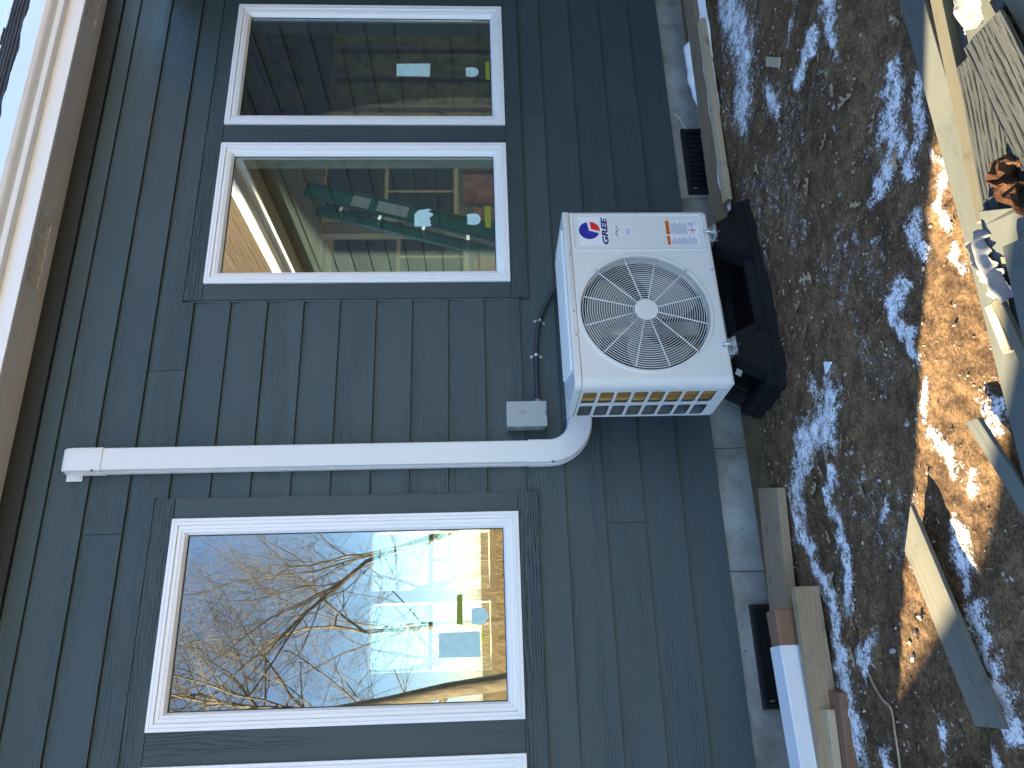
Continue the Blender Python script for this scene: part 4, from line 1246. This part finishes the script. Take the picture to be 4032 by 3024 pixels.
bm = bmesh.new(); bm_tube(bm, [(0.010, -0.0945, -0.0905), (0.010, -0.101, -0.088), (-0.008, -0.101, -0.088), (-0.008, -0.0945, -0.0905)], 0.0016, 6)
obj('hasp', from_bm(bm, 'hasp', True), M['dark'], bx)
# embossed mark on the lid
def emb(path, r=0.0013):
    b_ = bmesh.new(); bm_tube(b_, [(x, -0.0944, z) for x, z in path], r, 6)
    obj('embossed_mark', from_bm(b_, 'embossed_mark', True), M['box'], lidb)
emb([(-0.004, 0.038), (0.006, 0.002)], 0.0021)
emb([(-0.018, 0.034), (-0.018, 0.020), (-0.006, 0.020)])
emb([(0.002 + 0.015 * math.cos(math.radians(a)), 0.018 + 0.017 * math.sin(math.radians(a))) for a in range(-60, 121, 15)])
con = thing('conduit', 'dark flexible conduit from the grey box to the heat pump', 'conduit', (1.4, -0.03, H - 0.296))
k0 = Vector(con.location)
raw = [(1.128, -0.040, -0.290), (1.20, -0.034, -0.290), (1.335, -0.024, -0.292), (1.468, -0.022, -0.298), (1.591, -0.024, -0.319), (1.703, -0.035, -0.369), (1.767, -0.055, -0.417), (1.81, -0.10, -0.49), (1.82, -0.17, -0.57), (1.818, -0.25, -0.63)]
def catmull(P, m=8):
    P = [Vector(p) for p in P]; out = []
    for i in range(len(P) - 1):
        p0, p1, p2, p3 = P[max(i - 1, 0)], P[i], P[i + 1], P[min(i + 2, len(P) - 1)]
        for j in range(m):
            t = j / m
            out.append(0.5 * ((2 * p1) + (p2 - p0) * t + (2 * p0 - 5 * p1 + 4 * p2 - p3) * t * t + (3 * p1 - p0 - 3 * p2 + p3) * t ** 3))
    out.append(P[-1]); return out
path = [Vector((p.x, p.y, p.z + H)) - k0 for p in catmull(raw, 22)]
rad = [0.0115 + 0.0006 * (i % 2) for i in range(len(path))]
obj('whip', tube_me('whip', path, rad, 12), M['conduit'], con)
obj('fitting', tube_me('fitting', [Vector((1.137, -0.040, -0.290 + H)) - k0, Vector((1.166, -0.036, -0.290 + H)) - k0], 0.0155, 12), M['box'], con)
for (x, z, ang) in ((1.585, -0.318, 0.28), (1.40, -0.2945, 0.03)):
    cl = bpy.data.objects.new('clamp', None); link(cl, con); cl.location = Vector((x, 0, z + H)) - k0; cl.rotation_euler = (0, ang, 0)
    arcp = [(0, -0.004 - 0.026 * math.sin(math.radians(a)) - 0.006, 0.0155 * math.cos(math.radians(a))) for a in range(0, 181, 12)]
    bm = bmesh.new()
    rows = [[bm.verts.new((sx_, p[1], p[2])) for p in [(0, -0.0040, 0.030)] + [(0, -0.0040, 0.018)] + arcp + [(0, -0.0040, -0.018), (0, -0.0040, -0.030)]] for sx_ in (-0.0065, 0.0065)]
    for i in range(len(rows[0]) - 1): bm.faces.new((rows[0][i], rows[0][i + 1], rows[1][i + 1], rows[1][i]))
    st = obj('strap', from_bm(bm, 'strap'), M['steel'], cl)
    m_ = st.modifiers.new('thick', 'SOLIDIFY'); m_.thickness = 0.0015
    for zz in (0.0245, -0.0245):
        obj('clamp_screw', cs, M['steel'], cl, (0, -0.006, zz))

# ------------------------------------------------------------------ stepladder inside the right hand room
lad = thing('stepladder', 'green fibreglass stepladder leaning inside behind the glass', 'stepladder', (2.9, 1.0, FZ))
lo_ = Vector(lad.location)
def channel(p, q, w, d, mat, parent, name='rail'):
    p = Vector(p); q = Vector(q); ax = (q - p); L = ax.length; ax.normalize()
    side = Vector((1, 0, 0)); side = (side - ax * side.dot(ax)).normalized(); nrm = ax.cross(side)
    bm = bmesh.new()
    sec = [(-w / 2, 0), (w / 2, 0), (w / 2, d), (w / 2 - 0.006, d), (w / 2 - 0.006, 0.006), (-w / 2 + 0.006, 0.006), (-w / 2 + 0.006, d), (-w / 2, d)]
    a = [bm.verts.new(p + side * s + nrm * t - lo_) for s, t in sec]; b = [bm.verts.new(q + side * s + nrm * t - lo_) for s, t in sec]
    bm.faces.new(a); bm.faces.new(b[::-1])
    for i in range(8): bm.faces.new((a[i], b[i], b[(i + 1) % 8], a[(i + 1) % 8]))
    return obj(name, from_bm(bm, name), mat, parent)
channel((2.58, 0.95, FZ + 0.01), (3.09, 1.03, 2.36), 0.115, -0.035, M['green'], lad)
channel((2.47, 1.05, FZ + 0.01), (2.99, 1.12, 2.30), 0.075, -0.035, M['green'], lad)
channel((2.70, 1.25, FZ + 0.01), (3.16, 1.20, 2.26), 0.075, -0.035, M['green'], lad)
for f in (0.2, 0.38, 0.56, 0.74, 0.9):
    a = Vector((2.50, 1.03, FZ)).lerp(Vector((3.0, 1.10, 2.30)), f); b = a + Vector((0.16, 0.16, 0.0))
    obj('tread', box_me('tread', -0.14, 0.14, -0.04, 0.04, -0.012, 0.012, 0.002), M['steel'], lad, (a + b) / 2 - lo_, (0, 0, 0.7))
for f0, f1, mt in ((0.60, 0.72, M['white_label']), (0.75, 0.82, M['white_label'])):
    a = Vector((2.58, 0.946, FZ)).lerp(Vector((3.09, 1.026, 2.36)), f0); b = Vector((2.58, 0.946, FZ)).lerp(Vector((3.09, 1.026, 2.36)), f1)
    side = Vector((0.045, 0, -0.012))
    bm = bmesh.new(); vv = [bm.verts.new(p - lo_ + Vector((0, -0.004, 0))) for p in (a - side, a + side, b + side, b - side)]; bm.faces.new(vv)
    o = obj('label', from_bm(bm, 'label'), mt, lad); so = o.modifiers.new('thick', 'SOLIDIFY'); so.thickness = 0.001

# ------------------------------------------------------------------ loose boards
def plank(name, p, q, width, thick, mat, label, cat='board', roll=0.0, bevel=0.0015, z_is='centre', group=None, ends=(0.0, 0.0), warp=0.0):
    """p, q: centre of the top face at each end (x, y, z). Long axis local X, width local Z"""
    p = Vector(p); q = Vector(q); ax = q - p; L = ax.length; ax.normalize()
    up = Vector((0, 0, 1)); wd = up.cross(ax).normalized(); nr = ax.cross(wd)
    rot = Matrix.Rotation(roll, 3, ax); wd = rot @ wd; nr = rot @ nr
    bm = bmesh.new(); n = 12
    rows = []
    for i in range(n + 1):
        x = -L / 2 + L * i / n
        row = []
        for (y, z) in ((0, -width / 2), (0, width / 2), (thick, width / 2), (thick, -width / 2)):
            xx = x
            if i == 0: xx += ends[0] * (z / width)
            if i == n: xx += ends[1] * (z / width)
            row.append(bm.verts.new((xx, y + warp * math.sin(math.pi * i / n), z)))
        rows.append(row)
    bm.faces.new(rows[0]); bm.faces.new(rows[-1][::-1])
    for a, b in zip(rows[:-1], rows[1:]):
        for k in range(4): bm.faces.new((a[k], b[k], b[(k + 1) % 4], a[(k + 1) % 4]))
    bmesh.ops.recalc_face_normals(bm, faces=bm.faces)
    if bevel:
        es = [e for e in bm.edges if e.calc_face_angle(0) > 0.7]
        bmesh.ops.bevel(bm, geom=es, offset=bevel, segments=1, affect='EDGES')
    o = obj(name, from_bm(bm, name), mat)
    m = Matrix(((ax.x, -nr.x, wd.x, 0), (ax.y, -nr.y, wd.y, 0), (ax.z, -nr.z, wd.z, 0), (0, 0, 0, 1)))
    o.matrix_world = Matrix.Translation((p + q) / 2) @ m
    tag(o, label, cat, group)
    return o

# along the foundation, right of the unit
plank('weathered_board', (3.75, -0.360, 0.046), (1.72, -0.295, 0.050), 0.128, 0.036, M['lumber_old'], 'long weathered board on the soil along the foundation, right of the heat pump', roll=-0.02, warp=0.006)
plank('lath', (3.075, -0.455, 0.045), (1.985, -0.445, 0.052), 0.046, 0.028, M['lumber'], 'thin pale lath on snow in front of the long weathered board', roll=-0.15)
# left of the unit
plank('wide_board', (0.640, -0.415, 0.050), (-0.05, -0.335, 0.056), 0.20, 0.034, M['lumber_old'], 'wide weathered plank flat against the foundation, left of the heat pump', ends=(0.02, 0))
post = thing('wrapped_post', 'square wooden post in a white vinyl sleeve lying beside the foundation', 'post', (0.16, -0.515, 0.10), (0, 0, 0.06))
obj('timber', box_me('timber', -0.9, 0.0, -0.046, 0.046, -0.043, 0.049, 0.004), M['redwood'], post)
obj('sleeve', box_me('sleeve', -1.0, -0.125, -0.051, 0.051, -0.048, 0.054, 0.004, 2), M['white_wrap'], post)
plank('framing_stud', (0.232, -0.628, 0.098), (-0.75, -0.60, 0.098), 0.038, 0.089, M['lumber_old'], 'grey framing stud standing on edge against the white sleeved post')
plank('scrap_block', (-0.115, -0.672, 0.036), (-0.62, -0.62, 0.036), 0.085, 0.036, M['redwood'], 'brown scrap of lumber under the short pale stick')
plank('short_stick', (-0.168, -0.648, 0.064), (-0.60, -0.60, 0.064), 0.050, 0.026, M['lumber'], 'short pale stick lying on the brown scrap')

# the offcut pile at the sunny edge of the yard
plank('long_offcut', (1.95, -1.90, 0.055), (0.20, -1.835, 0.035), 0.092, 0.012, M['offcut'], 'long grey siding offcut crossing from shade into sun', roll=0.05, warp=0.01)
plank('edge_strip', (1.80, -2.045, 0.085), (0.905, -1.945, 0.075), 0.034, 0.030, M['offcut_pale'], 'narrow cream strip behind the long grey offcut', roll=-0.2)
plank('wide_offcut', (1.85, -2.13, 0.055), (0.98, -2.03, 0.050), 0.13, 0.012, M['offcut'], 'wide plain grey offcut under the grained offcuts', roll=0.03)
plank('dark_offcut', (1.27, -2.085, 0.082), (0.78, -2.01, 0.075), 0.155, 0.010, M['offcut_grain'], 'grey offcut with fine grain beneath the broad grained one', roll=0.02)
plank('grained_offcut', (1.250, -2.150, 0.122), (0.915, -2.175, 0.105), 0.125, 0.010, M['offcut_grain'], 'broad offcut with bold embossed grain on top of the pile', roll=0.06, ends=(0.03, 0.0))
plank('cream_offcut', (1.55, -2.235, 0.100), (0.98, -2.31, 0.090), 0.15, 0.012, M['offcut_pale'], 'pale cream offcut at the near corner of the pile', roll=0.04)
plank('square_offcut', (0.875, -2.035, 0.098), (0.735, -2.010, 0.090), 0.14, 0.010, M['offcut'], 'squarish grey offcut with a white cut edge', ends=(0.05, 0.0))
plank('leaning_offcut', (0.775, -2.070, 0.120), (0.555, -2.025, 0.100), 0.075, 0.012, M['offcut'], 'short grey offcut lying across the pile beside the torn wrap', roll=-0.1)
plank('tilted_offcut', (0.76, -1.985, 0.095), (0.70, -2.10, 0.110), 0.05, 0.010, M['offcut_pale'], 'short cream offcut set crosswise on the pile', roll=0.3)
plank('orange_scrap', (0.715, -1.898, 0.082), (0.605, -1.888, 0.062), 0.026, 0.018, M['lumber'], 'small orange wood scrap beside the torn wrap')
plank('cream_lath', (0.70, -1.955, 0.108), (0.488, -1.940, 0.060), 0.026, 0.014, M['offcut_pale'], 'short cream lath sloping off the pile')
plank('corner_offcut', (0.62, -2.08, 0.09), (0.30, -2.02, 0.05), 0.10, 0.010, M['offcut'], 'shaded grey offcut at the lower end of the pile', roll=0.05)
plank('small_offcut', (0.515, -1.690, 0.040), (0.20, -1.815, 0.030), 0.040, 0.014, M['offcut'], 'small grey offcut lying alone on the sunlit soil', ends=(0.02, 0), roll=-0.08)
plank('broad_offcut', (0.320, -1.335, 0.044), (-0.170, -1.478, 0.036), 0.104, 0.012, M['offcut_mottled'], 'broad mottled offcut half in sun on bare soil', ends=(-0.09, 0.03), roll=-0.02)

plank('slate_scrap', (1.10, -2.245, 0.075), (0.72, -2.16, 0.060), 0.09, 0.010, M['offcut_grain'], 'slate painted scrap half under the rotten bark', roll=0.12)
plank('slate_strip', (0.93, -1.995, 0.088), (0.62, -1.955, 0.070), 0.035, 0.010, M['offcut_grain'], 'narrow slate strip under the torn white wrap', roll=-0.2)
plank('split_scrap', (0.60, -2.05, 0.075), (0.42, -1.97, 0.050), 0.04, 0.012, M['offcut_pale'], 'split cream scrap beside the shaded offcut', roll=0.2, ends=(0.03, -0.02))
plank('slate_tip', (1.62, -2.17, 0.09), (1.30, -2.20, 0.075), 0.10, 0.010, M['offcut'], 'grey scrap lying behind the crumpled wrap', roll=-0.06)
# torn house wrap: crumpled strips
def wrap(name, pts, width, label, sd):
    P = catmull(pts, 10); n = 9
    r = np.random.default_rng(sd)
    vs = []
    for i, p in enumerate(P):
        t = (P[min(i + 1, len(P) - 1)] - P[max(i - 1, 0)]).normalized()
        s = Vector((0, 0, 1)).cross(t).normalized()
        ww = width * (0.75 + 0.35 * float(vnoise(np.array([i * 0.4]), np.array([sd * 1.0]), sd)[0]))
        for j in range(n + 1):
            u = j / n - 0.5
            fold = 0.010 * math.sin(u * 8 + i * 0.12) + 0.016 * (float(vnoise(np.array([u * 3 + 9]), np.array([i * 0.22]), sd + 3)[0]) - 0.5)
            jag = (0.02 * (r.random() - 0.5)) if (i in (0, len(P) - 1) or j in (0, n)) else 0
            q_ = p + s * (u * ww + jag) + Vector((0, 0, max(fold, -0.01))) + t * jag
            vs.append(q_)
    m = n + 1
    fs = [(i * m + j, i * m + j + 1, (i + 1) * m + j + 1, (i + 1) * m + j) for i in range(len(P) - 1) for j in range(n)]
    o = obj(name, mesh(name, vs, fs, True), M['wrap'])
    so = o.modifiers.new('thick', 'SOLIDIFY'); so.thickness = 0.001
    su = o.modifiers.new('sub', 'SUBSURF'); su.levels = 1; su.render_levels = 1
    tag(o, label, 'house wrap')
wrap('torn_wrap', [(0.865, -1.945, 0.10), (0.80, -1.945, 0.11), (0.745, -1.955, 0.10), (0.69, -1.985, 0.10)], 0.065, 'torn white house wrap draped over the end of the long offcut', 5)
wrap('crumpled_wrap', [(1.46, -2.155, 0.115), (1.36, -2.145, 0.13), (1.29, -2.115, 0.11)], 0.09, 'crumpled white wrap beside the broad grained offcut', 9)
# a torn chunk of rotten brown bark lying on the boards
def bark():
    bm = bmesh.new(); na, nm = 26, 9
    r = random.Random(3); rows = []
    for i in range(na):
        A = 2 * math.pi * i / na
        R_ = 0.043 + 0.010 * math.sin(3 * A + 1) + r.uniform(-0.005, 0.005); row = []
        mr = 0.015 + 0.007 * math.sin(2 * A) + r.uniform(-0.003, 0.004)
        for j in range(nm):
            B = 2 * math.pi * j / nm
            rr_2 = mr * r.uniform(0.6, 1.4)
            row.append(bm.verts.new(((R_ + rr_2 * math.cos(B)) * math.cos(A) * 1.25, (R_ + rr_2 * math.cos(B)) * math.sin(A), 0.014 + rr_2 * math.sin(B) * 0.95)))
        rows.append(row)
    for i in range(na):
        a, b = rows[i], rows[(i + 1) % na]
        for j in range(nm): bm.faces.new((a[j], b[j], b[(j + 1) % nm], a[(j + 1) % nm]))
    o = obj('bark_chunk', from_bm(bm, 'bark_chunk', False), M['rotten'], None, (0.895, -2.105, 0.085), (0.1, -0.08, 0.35))
    tag(o, 'hollow curled chunk of rotten brown bark lying on the grained offcuts', 'bark')
bark()

# snow caught along the boards by the wall
def snow_bank(pts, w, h, label, sd):
    P = catmull(pts, 14); n = 8; vs = []
    for i, p in enumerate(P):
        t = (P[min(i + 1, len(P) - 1)] - P[max(i - 1, 0)]).normalized(); s = Vector((0, 0, 1)).cross(t).normalized()
        tap = min(1, i / 6, (len(P) - 1 - i) / 6) ** 0.6 if 0 < i < len(P) - 1 else 0.02
        nn = float(vnoise(np.array([i * 0.3]), np.array([1.0 * sd]), sd)[0])
        for j in range(n + 1):
            u = j / n * 2 - 1
            n2 = float(vnoise(np.array([i * 0.8]), np.array([j * 0.9 + sd]), sd + 1)[0]) - 0.5
            vs.append(p + s * (u * w / 2 * tap * (0.7 + 0.6 * nn)) + Vector((0, 0, (h * (1 - u * u) * tap * (0.6 + 0.6 * nn)) + 0.006 * n2 - 0.004)))
    m = n + 1
    fs = [(i * m + j, i * m + j + 1, (i + 1) * m + j + 1, (i + 1) * m + j) for i in range(len(P) - 1) for j in range(n)]
    tag(obj('snow_bank', mesh('snow_bank', vs, fs, True), M['snow']), label, 'snow', kind='stuff')
snow_bank([(3.5, -0.44, 0.0), (3.0, -0.43, 0.005), (2.5, -0.405, 0.01), (1.95, -0.385, 0.01)], 0.075, 0.04, 'line of snow between the weathered board and the lath', 2)
snow_bank([(3.2, -0.255, 0.012), (2.95, -0.235, 0.015), (2.70, -0.235, 0.012)], 0.09, 0.05, 'wedge of snow behind the weathered board', 4)
#snow_bank([(0.25, -0.70, 0.0), (0.0, -0.735, 0.0), (-0.3, -0.745, 0.0), (-0.5, -0.73, 0.0)], 0.06, 0.02, 'strip of snow in front of the framing stud', 6)

# ------------------------------------------------------------------ leaves, stones, chips
LEAVES = [(1.297, -0.956), (1.275, -1.014), (1.224, -0.876), (1.103, -0.916), (0.662, -1.016), (0.675, -0.784), (0.641, -0.908), (0.61, -0.816), (0.801, -0.81), (0.474, -1.08), (1.768, -1.398), (1.655, -1.286), (1.509, -1.553), (1.686, -1.767), (1.678, -1.451), (1.955, -1.015), (1.894, -0.856), (1.644, -1.066), (1.586, -1.11), (1.329, -1.38), (1.327, -1.613), (1.931, -0.757), (0.385, -0.79), (0.153, -0.79), (-0.012, -0.82), (0.56, -0.74), (0.24, -0.745), (0.09, -0.86)]
def leaf_me(sd):
    r = random.Random(sd); L = 0.07 * r.uniform(0.75, 1.2)
    half = [(0.0, 0.0015), (0.12, 0.004), (0.22, 0.13), (0.30, 0.15), (0.36, 0.05), (0.46, 0.07), (0.55, 0.24), (0.62, 0.25), (0.66, 0.09), (0.76, 0.10), (0.86, 0.19), (0.91, 0.16), (0.93, 0.06), (1.0, 0.01)]
    bm = bmesh.new(); c1, c2 = r.uniform(0.2, 0.9), r.uniform(-0.5, 0.9)
    def P(u, w):
        x = (u - 0.5) * L; y = w * L * 0.95
        return (x, y, 0.002 + c1 * (y * y) / L * 2.2 + c2 * ((u - 0.5) ** 2) * L * 0.6 + r.uniform(0, 0.0015))
    mid = [bm.verts.new(P(u, 0)) for u, _ in half]
    for sgn in (1, -1):
        ed = [bm.verts.new(P(u, sgn * w * r.uniform(0.8, 1.2))) for u, w in half]
        for i in range(len(half) - 1):
            bm.faces.new((mid[i], mid[i + 1], ed[i + 1], ed[i]) if sgn > 0 else (mid[i], ed[i], ed[i + 1], mid[i + 1]))
    return from_bm(bm, 'oak_leaf', True, False)
MARKS = [('black equipment pad', 1.40, -0.68), ('white plastic shard', 0.927, -1.018), ('flat tan wood chip', 2.22, -1.06), ('broad mottled offcut', 0.10, -1.40), ('small grey offcut', 0.36, -1.75), ('long grey offcut', 1.25, -1.87), ('wide weathered plank', 0.35, -0.50), ('grey framing stud', -0.15, -0.64), ('thin pale lath', 2.5, -0.47)]
ORD = ['nearest', 'second nearest', 'third nearest', 'fourth nearest', 'fifth nearest', 'sixth nearest', 'seventh nearest', 'eighth nearest', 'ninth nearest', 'tenth nearest']
def rank_labels(pts, what):
    own = [min(range(len(MARKS)), key=lambda m: math.hypot(x - MARKS[m][1], y - MARKS[m][2])) for x, y in pts]
    out = [''] * len(pts)
    for m in range(len(MARKS)):
        ids = sorted([i for i in range(len(pts)) if own[i] == m], key=lambda i: math.hypot(pts[i][0] - MARKS[m][1], pts[i][1] - MARKS[m][2]))
        for r_, i in enumerate(ids): out[i] = '%s on the soil %s to the %s' % (what, ORD[min(r_, 9)], MARKS[m][0])
    return out
lm = [leaf_me(i) for i in range(6)]
leaf_labels = rank_labels(LEAVES, 'dry tan oak leaf')
for i, (x, y) in enumerate(LEAVES):
    o = obj('oak_leaf', lm[i % 6], M['leaf'], None, (x, y, gz(x, y) + 0.007), (rng.uniform(-.25, .25), rng.uniform(-.25, .25), rng.uniform(0, 6.28)))
    tag(o, leaf_labels[i], 'leaf', 'dry oak leaves on the soil')
STONES = [(1.989, -1.536), (1.705, -1.52), (1.659, -1.341), (1.909, -0.98), (1.794, -0.987), (1.556, -0.824), (1.739, -0.909), (1.43, -1.292), (1.718, -1.377), (1.618, -0.705), (1.612, -0.673), (1.584, -0.667), (0.489, -1.172), (0.614, -1.017), (0.609, -1.063), (0.607, -1.365), (0.026, -1.158), (-0.015, -1.155), (-0.135, -1.003), (0.005, -1.056), (0.97, -1.606), (0.535, -1.682), (0.769, -1.68), (-0.169, -0.824), (2.786, -0.761), (2.518, -0.889), (2.506, -0.851), (2.289, -1.034), (2.62, -0.55), (0.986, -0.772), (1.121, -0.598), (0.72, -1.286), (0.498, -1.207), (2.9, -0.9), (2.35, -0.9), (0.05, -1.2), (0.09, -1.23)]
def stone_me(sd):
    r = random.Random(sd); bm = bmesh.new()
    bmesh.ops.create_icosphere(bm, subdivisions=2, radius=0.014)
    sx, sy, sz = r.uniform(0.8, 1.5), r.uniform(0.5, 1.0), r.uniform(0.35, 0.6)
    pl = [Vector((r.uniform(-1, 1), r.uniform(-1, 1), r.uniform(-1, 1))).normalized() for _ in range(11)]
    for v in bm.verts:
        d = v.co.normalized()
        k = min([1.0] + [0.62 / max(0.2, d.dot(p)) for p in pl])
        v.co = Vector((v.co.x * sx, v.co.y * sy, v.co.z * sz)) * k
    return from_bm(bm, 'stone')
sm_ = [stone_me(i) for i in range(7)]
stone_labels = rank_labels(STONES, 'small pale stone')
for i, (x, y) in enumerate(STONES):
    o = obj('stone', sm_[i % 7], M['stone'], None, (x, y, gz(x, y) + 0.004), (rng.uniform(-.4, .4), rng.uniform(-.4, .4), rng.uniform(0, 6.28)))
    k = rng.uniform(0.45, 1.15); o.scale = (k, k, k)
    tag(o, stone_labels[i], 'stone', 'pale stones on the soil')
o = obj('white_shard', prism_me('white_shard', [(0.949, -1.002), (0.928, -1.054), (0.905, -0.997)], 0.012, 0.018, 0.0008, plane='XY'), M['white_label']); tag(o, 'white triangular plastic shard on the dark soil', 'shard')
o = obj('pale_tag', prism_me('pale_tag', [(2.285, -1.021), (2.179, -1.125), (2.151, -1.100), (2.254, -1.000)], 0.014, 0.020, 0.001, plane='XY'), M['lumber']); tag(o, 'small flat tan wood offcut lying on the soil', 'wood chip')
cord = [(-0.06, -0.90, 0.012), (-0.095, -0.924, 0.014), (-0.13, -0.955, 0.012), (-0.156, -0.998, 0.014), (-0.22, -0.99, 0.012), (-0.288, -0.984, 0.012), (-0.4, -0.96, 0.01)]
o = obj('root', tube_me('root', catmull(cord, 8), 0.0035, 6), M['leaf']); tag(o, 'thin pale root curving over the soil', 'root')
o = obj('wire', tube_me('wire', catmull([(2.86, -0.012, 0.085), (2.82, -0.02, 0.06), (2.77, -0.03, 0.055), (2.73, -0.05, 0.05)], 8), 0.0018, 5), M['white_label']); tag(o, 'thin white wire hanging from the siding beside the vent', 'wire')

def litter(name, n, size, mat, label, sd, area=(-0.9, 3.9, -2.5, -0.05), long=1.0, flat=0.45):
    r = np.random.default_rng(sd)
    X = r.uniform(area[0], area[1], n); Y = r.uniform(area[2], area[3], n)
    Z = ground_height(X, Y)
    base = np.array([(-1, -1, -1), (1, -1, -1), (1, 1, -1), (-1, 1, -1), (-0.7, -0.8, 1), (0.8, -0.6, 1), (0.6, 0.8, 1), (-0.8, 0.7, 1)], float)
    fidx = np.array([(0, 3, 2, 1), (4, 5, 6, 7), (0, 1, 5, 4), (1, 2, 6, 5), (2, 3, 7, 6), (3, 0, 4, 7)])
    s = size * r.uniform(0.35, 1.0, n) ** 1.5
    A = r.uniform(0, 2 * np.pi, n); ln = long * r.uniform(0.7, 1.3, n)
    V = base[None] * (1 + r.uniform(-.3, .3, (n, 8, 1))) * np.stack([s * ln, s * 0.7 / max(1, long * 0.5), s * flat / max(1, long * 0.5)], 1)[:, None, :]
    tl = r.uniform(-.35, .35, n)
    V[:, :, 2] += V[:, :, 0] * tl[:, None]
    c, si = np.cos(A)[:, None], np.sin(A)[:, None]
    x = V[:, :, 0] * c - V[:, :, 1] * si + X[:, None]; y = V[:, :, 0] * si + V[:, :, 1] * c + Y[:, None]; z = V[:, :, 2] + Z[:, None] + (s * flat * 0.6)[:, None]
    co_ = np.stack([x, y, z], -1).reshape(-1, 3)
    fs = (fidx[None] + (np.arange(n) * 8)[:, None, None]).reshape(-1, 4)
    o = obj(name, mesh(name, co_.tolist(), fs.tolist()), mat)
    tag(o, label, 'litter', kind='stuff')
litter('soil_crumbs', 6000, 0.0036, M['soil'] if False else M['chips'], 'dark soil crumbs scattered over the ground', 1)
litter('pale_chips', 1700, 0.0058, M['chips_pale'], 'pale wood and stone chips scattered over the ground', 2, flat=0.4)
litter('straw_bits', 900, 0.0035, M['straw'], 'short bits of dry straw scattered over the ground', 3, long=4.0, flat=0.8)

# ------------------------------------------------------------------ bare trees and dry brush around the house
def tree(name, base, height, lean, label, sd, spread=0.55, depth=6, r0=0.13, twigs=1.0, first=0.22):
    r = random.Random(sd)
    segs_trunk = []; segs = []
    def grow(p, d, L, rad, lev):
        n = 4 if lev < 3 else 3
        pts = [p.copy()]; rr = [rad]
        dd = d.copy()
        end_rad = rad * (0.62 if lev < depth else 0.4)
        kids = []
        for i in range(n):
            dd = (dd + Vector((r.uniform(-1, 1), r.uniform(-1, 1), r.uniform(-0.5, 0.8))) * (0.16 if lev == 0 else 0.24)).normalized()
            p = p + dd * (L / n)
            pts.append(p.copy()); rr.append(rad + (end_rad - rad) * (i + 1) / n)
            if lev > 0 or i >= 1:
                kids.append((p.copy(), dd.copy(), rr[-1]))
        (segs_trunk if lev == 0 else segs).append((pts, rr, 8 if lev == 0 else (6 if lev < 2 else (4 if lev < 4 else 3))))
        if lev >= depth: return
        for (kp, kd, kr) in kids:
            m = 1 if lev < 2 else (1 if r.random() < 0.8 * twigs else 2)
            for _ in range(m):
                side = Vector((r.uniform(-1, 1), r.uniform(-1, 1), r.uniform(-0.35, 0.75))).normalized()
                nd = (kd * (1 - spread) + side * spread * 1.3).normalized()
                grow(kp, nd, L * r.uniform(0.5, 0.78), kr * r.uniform(0.45, 0.68), lev + 1)
        grow(p, (dd + Vector((r.uniform(-.4, .4), r.uniform(-.4, .4), 0.15))).normalized(), L * r.uniform(0.65, 0.85), end_rad * 0.9, lev + 1)
    t = thing(name, label, 'tree', base, group='bare trees around the house')
    grow(Vector((0, 0, -0.1)), Vector((lean[0], lean[1], 1)).normalized(), height * 0.42, r0, 0)
    for nm, sg in (('trunk', segs_trunk), ('crown', segs)):
        bm = bmesh.new()
        for pts, rr, sd_ in sg: bm_tube(bm, pts, rr, sd_, cap=False)
        obj(nm, from_bm(bm, nm, True, False), M['bark'], t)
    return t
tree('bare_tree', (-0.22, -8.2, 0), 8.5, (0.02, 0.05), 'large bare tree mirrored in the window left of the line set cover', 12, 0.55, 6, 0.13)
tree('bare_tree', (2.6, -9.5, 0), 8.0, (-0.25, 0.0), 'bare tree leaning left, mirrored in the window glass', 27, 0.55, 6, 0.06)
tree('bare_tree', (0.9, -12.5, 0), 9.0, (0.1, 0.0), 'slender bare tree farther off, mirrored in the window glass', 31, 0.55, 6, 0.07)
tree('bare_tree', (1.6, 9.5, 0), 5.5, (0.0, 0.0), 'bare tree behind the house, seen through both walls of glass', 44, 0.6, 4, 0.09)
tree('bare_tree', (0.2, 12.0, 0), 6.5, (0.1, 0.0), 'second bare tree behind the house, seen through the far windows', 47, 0.6, 4, 0.09)
def brush(n, area, h, label, sd):
    r = random.Random(sd); bm = bmesh.new()
    for _ in range(n):
        x, y = r.uniform(area[0], area[1]), r.uniform(area[2], area[3]); z = -0.08
        d = Vector((r.uniform(-.5, .5), r.uniform(-.5, .5), 1)).normalized(); L = h * r.uniform(0.4, 1.0)
        p = Vector((x, y, z)); pts = [p]
        for i in range(3):
            d = (d + Vector((r.uniform(-.3, .3), r.uniform(-.3, .3), r.uniform(-.25, .1)))).normalized(); p = p + d * L / 3; pts.append(p)
        bm_tube(bm, pts, [0.007, 0.005, 0.004, 0.0015], 3, cap=False)
    tag(obj('dry_brush', from_bm(bm, 'dry_brush', False, False), M['brush']), label, 'brush', kind='stuff')
brush(7000, (-4, 7, -17, -9), 1.6, 'thicket of dry tan brush mirrored low in the window glass', 5)
brush(5000, (-3, 5, 6.5, 12), 2.0, 'thicket of dry tan brush behind the house', 6)
